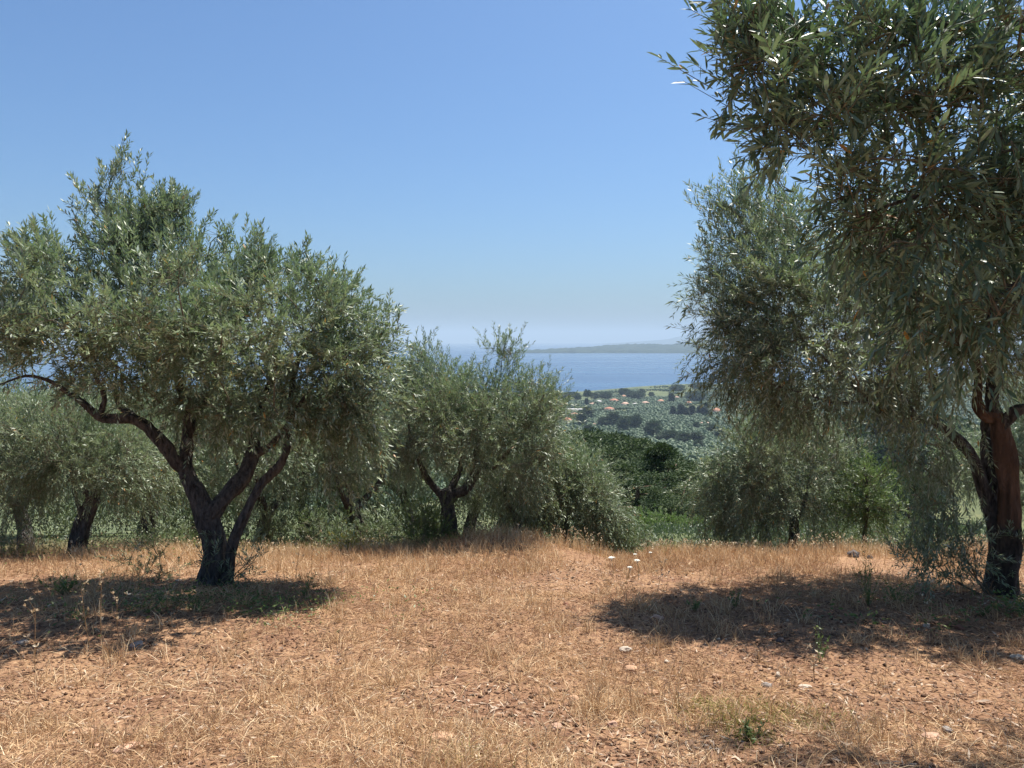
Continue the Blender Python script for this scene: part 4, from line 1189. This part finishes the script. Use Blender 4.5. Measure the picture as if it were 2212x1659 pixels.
# ------------------------------------------------------------------ far olive groves: one mass (geometry nodes)
def grove():
    src = bpy.data.collections.new('grove_sources')
    for s in range(4):
        r = np.random.default_rng(300 + s)
        n = 110
        d = unit(r.normal(size=(n, 3))); d[:, 2] = np.abs(d[:, 2]) * .9 - .15
        O = d * np.array((2.2, 2.2, 1.9)) * (.75 + .3 * r.random(n))[:, None] + np.array((0, 0, 1.9))
        t = unit(np.cross(d, r.normal(size=(n, 3))))
        g = Geo(); leaves(g, O - t * .7, t, d + r.normal(size=(n, 3)) * .25, 1.5, 1.15, r.random(n))
        bm = bmesh.new(); bmesh.ops.create_icosphere(bm, subdivisions=1, radius=1.0)
        for v in bm.verts:
            v.co = Vector((v.co.x * 2.0, v.co.y * 2.0, v.co.z * 1.7 + 1.75)) * (1 + .15 * random.uniform(-1, 1))
        V = np.array([v.co[:] for v in bm.verts]); F = np.array([[v.index for v in f.verts] for f in bm.faces]); bm.free()
        g.add(V, F, .2)
        me = g.mesh('grove_tree'); me.materials.append(M_GROVE)
        o = bpy.data.objects.new('grove_tree', me); src.objects.link(o)
    sp = 5.7
    pts = []
    xs = np.arange(-700, 1100, sp); ys = np.arange(150, 1720, sp)
    GX, GY = np.meshgrid(xs, ys)
    x = (GX + rng.normal(size=GX.shape) * 1.3).ravel(); y = (GY + rng.normal(size=GY.shape) * 1.3).ravel()
    az = x / y
    keep = (az > -.62) & (az < .72)
    keep &= fbm(x / 70, y / 70, 51, 3) < (.62 - .10 * sstep(1150, 1400, y))
    z = height(x, y, False)
    keep &= z > -103.3
    keep &= ~((az > .16) & (az < .30) & (y > 1330) & (vnoise(x / 45, y / 30, 57) > .35))
    keep &= y > 300 + 60 * fbm(x / 40, y / 40, 55, 2)
    x, y, z = x[keep], y[keep], z[keep]
    me = bpy.data.meshes.new('olive_grove')
    me.vertices.add(len(x)); me.vertices.foreach_set('co', np.stack([x, y, z], 1).astype(np.float32).ravel())
    sc = (.75 + .5 * rng.random(len(x))).astype(np.float32)
    a = me.attributes.new('scl', 'FLOAT', 'POINT'); a.data.foreach_set('value', sc)
    a = me.attributes.new('rot', 'FLOAT', 'POINT'); a.data.foreach_set('value', (rng.random(len(x)) * 6.28).astype(np.float32))
    o = bpy.data.objects.new('olive_grove', me); COL.objects.link(o); o['kind'] = 'stuff'
    o['label'] = 'grey green olive groves covering the coastal plain'
    ng = bpy.data.node_groups.new('grove_scatter', 'GeometryNodeTree')
    ng.interface.new_socket('Geometry', in_out='INPUT', socket_type='NodeSocketGeometry')
    ng.interface.new_socket('Geometry', in_out='OUTPUT', socket_type='NodeSocketGeometry')
    N = ng.nodes; Lk = ng.links
    gi = N.new('NodeGroupInput'); go = N.new('NodeGroupOutput')
    ip = N.new('GeometryNodeInstanceOnPoints')
    ci = N.new('GeometryNodeCollectionInfo'); ci.inputs['Collection'].default_value = src
    ci.inputs['Separate Children'].default_value = True
    ip.inputs['Pick Instance'].default_value = True
    na1 = N.new('GeometryNodeInputNamedAttribute'); na1.data_type = 'FLOAT'; na1.inputs['Name'].default_value = 'scl'
    na2 = N.new('GeometryNodeInputNamedAttribute'); na2.data_type = 'FLOAT'; na2.inputs['Name'].default_value = 'rot'
    cx = N.new('ShaderNodeCombineXYZ')
    Lk.new(na2.outputs['Attribute'], cx.inputs['Z'])
    Lk.new(gi.outputs[0], ip.inputs['Points']); Lk.new(ci.outputs[0], ip.inputs['Instance'])
    Lk.new(cx.outputs[0], ip.inputs['Rotation']); Lk.new(na1.outputs['Attribute'], ip.inputs['Scale'])
    Lk.new(ip.outputs[0], go.inputs[0])
    md = o.modifiers.new('scatter', 'NODES'); md.node_group = ng
    print('grove trees', len(x))
grove()

# ------------------------------------------------------------------ dry grass, litter, gravel
def bare(x, y):
    """0 where straw is thick, 1 where the earth lies open"""
    f = fbm(x * 1.1, y * 1.1, 61, 4) + .25 * (fbm(x * 4, y * 4, 65, 2) - .4)
    right = sstep(.3, 1.2, x) * (1 - sstep(5.2, 6.4, y))
    path = np.exp(-((x - .55 - .09 * (y - 6)) / .5) ** 2) * sstep(5, 8, y) * .25
    return np.clip(sstep(.45, .62, f + .12 * right + path), 0, 1)

def scatter(n, r0, r1, half, power=0.0, r=rng):
    u = r.random(n)
    d = r0 + (r1 - r0) * u ** (1 + power)
    a = r.uniform(-half, half, n)
    return d * np.sin(a), d * np.cos(a)

def blades(geo, x, y, length, lean, az, width, tint, curl=.3, zoff=0):
    n = len(x)
    z = height(x, y) - .004 + zoff
    B = np.stack([x, y, z], 1)
    h = np.stack([np.cos(az), np.sin(az), np.zeros(n)], 1)
    upv = np.array((0, 0, 1.))
    D = h * np.sin(lean)[:, None] + upv * np.cos(lean)[:, None]
    l2 = np.clip(lean + curl, 0, 1.75)
    D2 = h * np.sin(l2)[:, None] + upv * np.cos(l2)[:, None]
    S = np.stack([-np.sin(az), np.cos(az), np.zeros(n)], 1)
    # turn the blade's flat side at random
    tw = rng.random(n) * np.pi
    S = S * np.cos(tw)[:, None] + np.cross(D, S) * np.sin(tw)[:, None]
    S = S * (width * .5)[:, None]
    Mm = B + D * (length * .55)[:, None]
    E = Mm + D2 * (length * .45)[:, None]
    V = np.stack([B - S, B + S, Mm + S * .8, Mm - S * .8, E], 1).reshape(-1, 3)
    b = np.arange(n)[:, None] * 5
    n0 = geo.n
    geo.add(V, b + np.array([0, 1, 2, 3]), np.repeat(tint, 5))
    geo.F.setdefault(3, []).append(b + np.array([3, 2, 4]) + n0)

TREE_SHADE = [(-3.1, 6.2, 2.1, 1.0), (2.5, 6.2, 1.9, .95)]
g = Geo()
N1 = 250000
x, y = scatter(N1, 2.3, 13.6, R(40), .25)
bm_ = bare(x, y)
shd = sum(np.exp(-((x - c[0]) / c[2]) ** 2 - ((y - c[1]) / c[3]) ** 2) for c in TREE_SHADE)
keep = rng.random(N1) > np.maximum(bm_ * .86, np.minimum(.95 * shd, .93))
x, y, bm_ = x[keep], y[keep], bm_[keep]
n = len(x); dd = np.hypot(x, y)
tall = sstep(7.5, 10.8, y + .8 * (fbm(x * .9, y * .9, 71, 2) - .5))
patch = fbm(x * .55, y * .55, 75, 3)
lying = rng.random(n) < (.78 - .48 * tall)
lean = np.where(lying, rng.uniform(1.05, 1.52, n), np.abs(rng.normal(.35, .32, n)))
length = np.where(lying, rng.uniform(.045, .16, n), rng.uniform(.02, .075, n) * (1 + 1.0 * (patch > .52)) + tall * rng.uniform(.02, .14, n))
width = (.0016 + .0016 * rng.random(n)) * (1 + dd / 9)
tint = np.clip(rng.normal(.52, .20, n) + .85 * (patch - .46) - .16 * (fbm(x * 2.6, y * 2.6, 77, 2) > .47) + .12 * tall + .12 * (1 - sstep(3, 6.5, y)), 0, 1)
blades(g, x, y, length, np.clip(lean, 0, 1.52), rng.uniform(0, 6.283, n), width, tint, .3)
# straw tussocks
for k in range(760):
    tx, ty = scatter(1, 2.8, 12, R(38), .1)
    if bare(tx, ty)[0] > .7 and k % 3: continue
    m_ = int(rng.integers(14, 46)); s = rng.uniform(.02, .09)
    xx = tx + rng.normal(size=m_) * s; yy = ty + rng.normal(size=m_) * s
    L = rng.uniform(.07, .20, m_) * (1.3 if ty[0] > 9 else 1)
    blades(g, xx, yy, L, np.clip(np.abs(rng.normal(.45, .35, m_)), 0, 1.4), rng.uniform(0, 6.283, m_), np.full(m_, .0026) * (1 + ty[0] / 9), np.clip(rng.normal(.62, .18, m_), 0, 1), .45)
o = link('dry_grass', g.mesh('dry_grass'), M_STRAW, kind='stuff'); o['label'] = 'short dry straw coloured grass covering the clearing'

# tall dry grass with seed heads along the crest
g = Geo(); gs = Geo()
n = 15000
a = rng.uniform(-R(38), R(38), n)
y = 10.6 + 2.6 * rng.random(n) ** 1.2
x = np.tan(a) * y
keep = np.abs(x - 1.75) > .30
keep &= fbm(x * 1.3, y * 1.3, 81, 2) > .28
x, y = x[keep], y[keep]; n = len(x)
L = rng.uniform(.08, .34, n) * (.45 + .9 * fbm(x * .9, y * .9, 83, 2))
lean = np.abs(rng.normal(.18, .16, n)); az = rng.uniform(0, 6.283, n)
blades(g, x, y, L, lean, az, np.full(n, .0042), np.clip(rng.normal(.74, .2, n), 0, 1), .25)
k = rng.random(n) < .28
h = np.stack([np.cos(az[k]), np.sin(az[k]), np.zeros(k.sum())], 1)
tip = np.stack([x[k], y[k], height(x[k], y[k])], 1) + (h * np.sin(lean[k] + .1)[:, None] + np.array((0, 0, 1.)) * np.cos(lean[k] + .1)[:, None]) * L[k][:, None]
D = unit(h * .4 + np.array((0, 0, .6)) + rng.normal(size=h.shape) * .5)
for q in range(3):
    leaves(gs, tip + rng.normal(size=h.shape) * .012, D, rng.normal(size=h.shape), .03, .014, rng.random(len(h)))
o = link('tall_dry_grass', g.mesh('tall_dry_grass'), M_STRAW, kind='stuff'); o['label'] = 'taller dry grass along the edge of the clearing'
o = link('seed_heads', gs.mesh('seed_heads'), M_SEED, kind='stuff'); o['label'] = 'pale seed heads on the tall dry grass'

# weeds mixed into the edge
g = Geo()
n = 5200
x = rng.uniform(-8.5, 8.5, n); y = 10.9 + 2.2 * rng.random(n)
kk = (fbm(x * .8, y * 1.2, 87, 3) > .44) & (np.abs(x - 1.75) > .25) & (np.abs(x / y) < .72)
x, y = x[kk], y[kk]; n = len(x)
blades(g, x, y, rng.uniform(.08, .30, n), np.abs(rng.normal(.3, .25, n)), rng.uniform(0, 6.283, n), np.full(n, .006), np.clip(rng.normal(.25, .25, n), 0, 1), .4)
o = link('edge_weeds', g.mesh('edge_weeds'), M_FRESH, kind='stuff'); o['label'] = 'green weeds mixed into the dry grass along the edge of the clearing'

# dry olive leaves and twigs lying on the earth
g = Geo()
n = 46000
x, y = scatter(n, 2.3, 10, R(39), .15)
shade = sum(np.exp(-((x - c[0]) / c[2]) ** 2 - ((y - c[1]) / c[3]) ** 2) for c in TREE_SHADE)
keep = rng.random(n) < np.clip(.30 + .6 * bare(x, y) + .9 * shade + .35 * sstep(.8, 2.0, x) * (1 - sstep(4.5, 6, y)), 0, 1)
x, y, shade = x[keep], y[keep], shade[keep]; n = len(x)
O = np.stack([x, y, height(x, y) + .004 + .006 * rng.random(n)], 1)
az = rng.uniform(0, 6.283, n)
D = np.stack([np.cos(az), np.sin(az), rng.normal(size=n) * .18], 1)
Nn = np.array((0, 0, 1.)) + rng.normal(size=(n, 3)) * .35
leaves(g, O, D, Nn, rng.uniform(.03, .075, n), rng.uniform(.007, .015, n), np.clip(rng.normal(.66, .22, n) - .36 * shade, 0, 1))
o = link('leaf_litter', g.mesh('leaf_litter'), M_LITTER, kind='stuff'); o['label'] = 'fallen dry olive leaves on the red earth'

# crumbs of earth and pebbles
g = Geo()
n = 16000
x, y = scatter(n, 2.3, 10, R(39), .2)
keep = rng.random(n) < .25 + .75 * bare(x, y)
x, y = x[keep], y[keep]; n = len(x)
s = .004 + .011 * rng.random(n) ** 3 + .004 * rng.random(n)
oct_ = np.array([(1, 0, 0), (0, 1, 0), (-1, 0, 0), (0, -1, 0), (0, 0, .8), (0, 0, -.8)], float)
V = oct_[None] * (.7 + .6 * rng.random((n, 6, 3))) * s[:, None, None]
an = rng.random(n) * 6.28
ca, sa = np.cos(an)[:, None], np.sin(an)[:, None]
V = np.stack([V[..., 0] * ca - V[..., 1] * sa, V[..., 0] * sa + V[..., 1] * ca, V[..., 2]], -1)
V = V + np.stack([x, y, height(x, y) + s * .3], 1)[:, None]
F = np.array([(0, 1, 4), (1, 2, 4), (2, 3, 4), (3, 0, 4), (1, 0, 5), (2, 1, 5), (3, 2, 5), (0, 3, 5)])
g.add(V.reshape(-1, 3), (np.arange(n)[:, None, None] * 6 + F[None]).reshape(-1, 3), np.repeat(np.clip(rng.normal(.6, .22, n), 0, 1), 6))
# larger clods
n = 700
x, y = scatter(n, 2.4, 9, R(38), .2)
kk = rng.random(n) < .10 + .9 * bare(x, y)
x, y = x[kk], y[kk]; n = len(x)
s = .010 + .022 * rng.random(n) ** 2
V = oct_[None] * (.6 + .7 * rng.random((n, 6, 3))) * s[:, None, None] * np.array((1, 1, .6)) + np.stack([x, y, height(x, y) + s * .1], 1)[:, None]
g.add(V.reshape(-1, 3), (np.arange(n)[:, None, None] * 6 + F[None]).reshape(-1, 3), np.repeat(np.clip(rng.normal(.55, .18, n), 0, 1), 6))
o = link('gravel', g.mesh('gravel'), M_LITTER, kind='stuff'); o['label'] = 'crumbs of red earth and small pebbles'

g = Geo()
n = 420
x, y = scatter(n, 2.5, 9.5, R(38), .2)
kk = rng.random(n) < .25 + .75 * bare(x, y)
x, y = x[kk], y[kk]; n = len(x)
az = rng.uniform(0, 6.283, n); L = rng.uniform(.06, .26, n) * .5
dx, dy = np.cos(az) * L, np.sin(az) * L
A = np.stack([x - dx, y - dy, height(x - dx, y - dy) + .008], 1); B = np.stack([x + dx, y + dy, height(x + dx, y + dy) + .012], 1)
M_ = (A + B) / 2 + np.stack([-np.sin(az), np.cos(az), 0 * az], 1) * (rng.normal(size=n) * .012)[:, None] + (0, 0, .008)
stems(g, A, M_, B, .0030, .0014, 4)
o = link('fallen_twigs', g.mesh('fallen_twigs'), M_STALK, kind='stuff'); o['label'] = 'thin fallen twigs on the clearing'

# green ground cover in the shade of the trees
g = Geo()
def ground_cover(n, cx, cy, sx_, sy_, hmax, lf):
    x = cx + rng.normal(size=n) * sx_; y = cy + rng.normal(size=n) * sy_
    k = rng.random(n) < sstep(.40, .58, fbm(x * 2.2, y * 2.2, 91, 3))
    x, y = x[k], y[k]; n = len(x)
    z = height(x, y) + hmax * rng.random(n) ** 1.6
    az = rng.uniform(0, 6.283, n)
    D = np.stack([np.cos(az), np.sin(az), rng.normal(size=n) * .4 + .2], 1)
    leaves(g, np.stack([x, y, z], 1), D, np.array((0, 0, 1.)) + rng.normal(size=(n, 3)) * .5, lf * (.5 + .8 * rng.random(n)), lf * .38, rng.random(n))
ground_cover(3000, -3.7, 7.0, .95, .40, .14, .045)
ground_cover(1300, -2.3, 6.9, .7, .35, .10, .04)
ground_cover(3600, 3.7, 6.75, .55, .28, .16, .05)
ground_cover(1200, 4.4, 6.4, .4, .3, .14, .05)
ground_cover(2500, -6.2, 10.6, 1.3, .5, .25, .05)
o = link('ground_cover', g.mesh('ground_cover'), M_GREEN, kind='stuff'); o['label'] = 'low green weeds in the shade under the olive trees'
g = Geo()
for (px, py, n, s) in ((1586, 1552, 420, .12), (1746, 1552, 300, .14), (1625, 1592, 240, .08), (1531, 1527, 200, .08), (1650, 1530, 160, .10), (1000, 1640, 160, .12)):
    c = ground_hit(px, py)
    x = c[0] + rng.normal(size=n) * s; y = c[1] + rng.normal(size=n) * s * .8
    blades(g, x, y, rng.uniform(.03, .09, n), np.abs(rng.normal(.6, .35, n)), rng.uniform(0, 6.283, n), np.full(n, .0032), rng.random(n), .5)
o = link('green_grass', g.mesh('green_grass'), M_FRESH, kind='stuff'); o['label'] = 'small patches of fresh yellow green grass'

# ------------------------------------------------------------------ stones
def stone(px, py, wpx, flat, mat, label, seed):
    c = ground_hit(px, py)
    w = wpx * c[1] / FPX
    bm = bmesh.new(); bmesh.ops.create_icosphere(bm, subdivisions=2, radius=.5)
    r_ = random.Random(seed)
    sy = r_.uniform(.6, .95)
    off = Vector((seed * 3.1, seed * 1.7, seed * .9))
    for v in bm.verts:
        n = mnoise.noise(v.co * 2.2 + off) * .42 + mnoise.noise(v.co * 5 + off) * .14
        p = v.co * (1 + n)
        p = Vector((round(p.x * 4.2) / 4.2 * .35 + p.x * .65, round(p.y * 4.2) / 4.2 * .35 + p.y * .65, p.z))
        v.co = Vector((p.x * w, p.y * w * sy, p.z * w * flat))
    me = bpy.data.meshes.new('stone'); bm.to_mesh(me); bm.free()
    o = link('stone', me, STONE_MATS[mat], None, (c[0], c[1], c[2] + w * flat * .10))
    o.rotation_euler = (r_.uniform(-.2, .2), r_.uniform(-.2, .2), r_.uniform(0, 6.28))
    tag(o, label, 'stone', 'stones lying on the clearing')
for i, a in enumerate([
    (912, 1410, 38, .45, 'tan', 'tan stone alone in the dry grass left of the middle'),
    (295, 1395, 26, .55, 'grey', 'grey stone at the lower edge of the big olive shade'),
    (45, 1391, 30, .5, 'grey', 'grey stone near the left edge, in the big olive shade'),
    (275, 1616, 62, .28, 'pink', 'flat pinkish slab in the bare earth at the lower left'),
    (190, 1581, 26, .45, 'tan', 'tan stone left of the flat pinkish slab'),
    (207, 1612, 16, .6, 'pink', 'small pink stone between the slab and the left edge'),
    (955, 1592, 58, .25, 'tan', 'flat tan slab low in the middle, sunk in straw'),
    (545, 1620, 20, .5, 'tan', 'small tan stone right of the flat pinkish slab'),
    (110, 1311, 20, .5, 'pale', 'pale stone among weeds in the left shade'),
    (385, 1256, 16, .6, 'pale', 'pale stone at the foot of the big forked trunk'),
    (1351, 1405, 30, .45, 'pale', 'pale stone at the left tip of the right hand shade'),
    (1363, 1447, 32, .5, 'tan', 'tan stone in the sun just below the pale one'),
    (1423, 1337, 30, .5, 'pink', 'pinkish stone at the sunny edge between the two shade bands'),
    (1548, 1462, 20, .6, 'tan', 'knobbly tan stone below the right hand shade'),
    (1656, 1484, 26, .7, 'grey', 'rounded grey stone on the red earth below the shade'),
    (1686, 1387, 20, .8, 'dark', 'dark grey stone inside the right hand shade'),
    (1223, 1308, 18, .6, 'rust', 'reddish brown stone on the path in the middle'),
    (1393, 1310, 28, .5, 'tan', 'brown stone left of the upper shade band'),
    (1323, 1568, 26, .7, 'pink', 'upright pinkish stone in the foreground right of the middle'),
    (1203, 1570, 22, .5, 'pink', 'pinkish stone in the foreground at the middle'),
    (1738, 1484, 32, .25, 'pale', 'flat pale stone right of the rounded grey one'),
    (2011, 1594, 36, .55, 'pink', 'pink angular stone at the lower right in leaf litter'),
    (2201, 1390, 24, .8, 'rust', 'dark rusty stone cut by the right edge'),
    (2200, 1422, 34, .3, 'pale', 'flat pale stone at the right edge below the rusty one'),
    (2046, 1577, 30, .4, 'grey', 'flat grey stone beside the pink angular one'),
    (1241, 1511, 26, .5, 'tan', 'tan stone beside dark crumbs right of the middle'),
    (1411, 1497, 30, .4, 'tan', 'flattish tan stone below the right shade tip'),
    (2001, 1352, 24, .4, 'pale', 'yellowish stone in the dappled shade left of the peeled trunk'),
    (2073, 1357, 22, .6, 'rust', 'brown stone in the shade in front of the peeled trunk'),
    (1441, 1430, 16, .5, 'pale', 'small whitish stone on the lower border of the shade'),
    (1681, 1457, 16, .5, 'pale', 'small pale stone above the rounded grey one'),
    (1395, 1501, 14, .6, 'rust', 'small rusty stone beside the flattish tan one'),
    (1844, 1203, 30, .85, 'dark', 'dark lump at the foot of the slim young tree'),
    (1880, 1206, 14, .9, 'dark', 'small dark lump right of the slim young tree')]):
    stone(*a, seed=i + 1)

# ------------------------------------------------------------------ flowers, weeds and stalks
def wild_carrot(px, py, hgt, dia, label, mat=M_PETAL):
    c = ground_hit(px, py)
    root = empty('wild_flower', c); tag(root, label, 'wild flower', 'white wild flowers')
    g = Geo(); lean = rng.normal(size=2) * .04
    top = np.array((lean[0], lean[1], hgt))
    p, q = catmull([(0, 0, -.02), top * .5 + (.01, 0, 0), top], [.003, .0025, .002], .05); tube(g, p, q, 5)
    link('stem', g.mesh('stem'), M_GSTEM, root)
    g = Geo(); k = 60
    a = rng.random(k) * 6.28; rr = dia / 2 * np.sqrt(rng.random(k))
    O = top + np.stack([np.cos(a) * rr, np.sin(a) * rr, .012 - .25 * rr ** 2 / dia + .004 * rng.random(k)], 1)
    for s in range(2):
        az = rng.random(k) * 6.28
        leaves(g, O, np.stack([np.cos(az), np.sin(az), .2 * np.ones(k)], 1), np.tile((0, 0, 1.), (k, 1)) + rng.normal(size=(k, 3)) * .3, .016, .013, rng.random(k))
    stems(g, np.tile(top - (0, 0, .03), (12, 1)), (O[:12] + top) / 2 - (0, 0, .015), O[:12], .001, .001)
    link('flower_head', g.mesh('flower_head'), mat, root)
wild_carrot(1324, 1252, .22, .062, 'largest white flower head standing on the path crest')
wild_carrot(1350, 1262, .14, .034, 'small white flower below and between its two neighbours on the path')
wild_carrot(1378, 1256, .20, .044, 'white flower head right of the largest one on the path')
wild_carrot(1377, 1222, .14, .026, 'tiny white flower farthest back on the path')
wild_carrot(1405, 1216, .12, .022, 'tiny pale flower at the foot of the gap')

def stalk(px, py, hgt, label, seed, mat=M_STALK, heads=True):
    r_ = np.random.default_rng(seed)
    c = ground_hit(px, py)
    root = empty('dry_stalk', c); tag(root, label, 'dry stalk', 'dry stalks standing in the grass')
    g = Geo(); e = np.array((r_.normal() * .05, r_.normal() * .03, hgt))
    p, q = catmull([(0, 0, -.02), e * .5 + r_.normal(size=3) * .012, e], [.0030, .0024, .0014], .04); tube(g, p, q, 5)
    k = 5
    i = r_.integers(len(p) // 3, len(p), k)
    B = p[i] + np.stack([r_.normal(size=k) * .04, r_.normal(size=k) * .04, .05 + .05 * r_.random(k)], 1)
    stems(g, p[i], (p[i] + B) / 2, B, .0014, .001)
    link('stem', g.mesh('stem'), mat, root)
    g = Geo()
    T_ = np.concatenate([B, [e]])
    for s in range(4):
        leaves(g, T_, r_.normal(size=T_.shape) + (0, 0, .8), r_.normal(size=T_.shape), .03, .012, r_.random(len(T_)))
    link('seed_head', g.mesh('seed_head'), M_SEED, root)
for i, a in enumerate([
    (75, 1450, .42, 'tall thin dry stalk in front of the left shade, leftmost'), (196, 1410, .45, 'slanting pale dry stalk in the left shade'),
    (222, 1405, .48, 'pale dry stalk with a feathery tip in the left shade'), (261, 1398, .36, 'dry stalk next to the grey stone in the left shade'),
    (300, 1272, .42, 'thin brown stalk beside the wispy weed left of the big trunk'), (638, 1252, .42, 'thin brown stalk right of the big olive stems'),
    (672, 1248, .44, 'second thin brown stalk right of the big olive stems'), (158, 1262, .34, 'brown stalk below the dark leaning trunk at the left'),
    (1412, 1300, .30, 'branched dry stalk at the left end of the upper shade band'), (1760, 1470, .14, 'short dry stalk in the front of the right shade'), (2000, 1330, .3, 'dry stalk in front of the hanging shoots')]):
    stalk(*a, seed=500 + i)

def weed(px, py, hgt, wid, n, label, seed, lf=.03):
    r_ = np.random.default_rng(seed)
    c = ground_hit(px, py)
    root = empty('weed', c); tag(root, label, 'weed', 'green weeds on the clearing')
    gt, gl = Geo(), Geo()
    k = max(3, n // 14)
    E = np.stack([r_.normal(size=k) * wid * .4, r_.normal(size=k) * wid * .4, hgt * (.6 + .4 * r_.random(k))], 1)
    stems(gt, np.zeros((k, 3)) - (0, 0, .01), E * .5 + r_.normal(size=(k, 3)) * .01, E, .0025, .0012)
    i = r_.integers(0, k, n); t = .15 + .85 * r_.random(n)
    O = E[i] * t[:, None]
    leaves(gl, O, r_.normal(size=(n, 3)) + (0, 0, .6), np.tile((0, 0, 1.), (n, 1)) + r_.normal(size=(n, 3)) * .5, lf * (.6 + .6 * r_.random(n)), lf * .35, r_.random(n))
    link('stem', gt.mesh('stem'), M_GSTEM, root); link('foliage', gl.mesh('foliage'), M_GREEN, root)
weed(1501, 1322, .11, .12, 110, 'small bright green weed alone in the upper shade band', 601)
weed(1588, 1312, .17, .18, 110, 'dull green weed right of the small bright one in the shade', 602)
weed(1876, 1310, .52, .22, 190, 'tall yellowish weed in front of the slim young tree', 603)
weed(1771, 1432, .26, .05, 60, 'slender green sprig in the middle of the right hand shade', 604)
weed(1940, 1305, .22, .3, 150, 'bushy weed left of the hanging shoots in the shade', 605)
weed(2120, 1330, .18, .3, 150, 'leafy weed right in front of the peeled trunk', 606)
weed(1620, 1600, .10, .14, 110, 'dark green weed at the edge of the foreground shade', 607)
weed(655, 1290, .22, .22, 130, 'green weed right of the big olive stems, in the shade', 608)
weed(430, 1320, .14, .3, 150, 'leafy weed in the shade below the big forked trunk', 609)
weed(140, 1285, .2, .4, 200, 'broad green weed clump in the left shade', 610, .05)
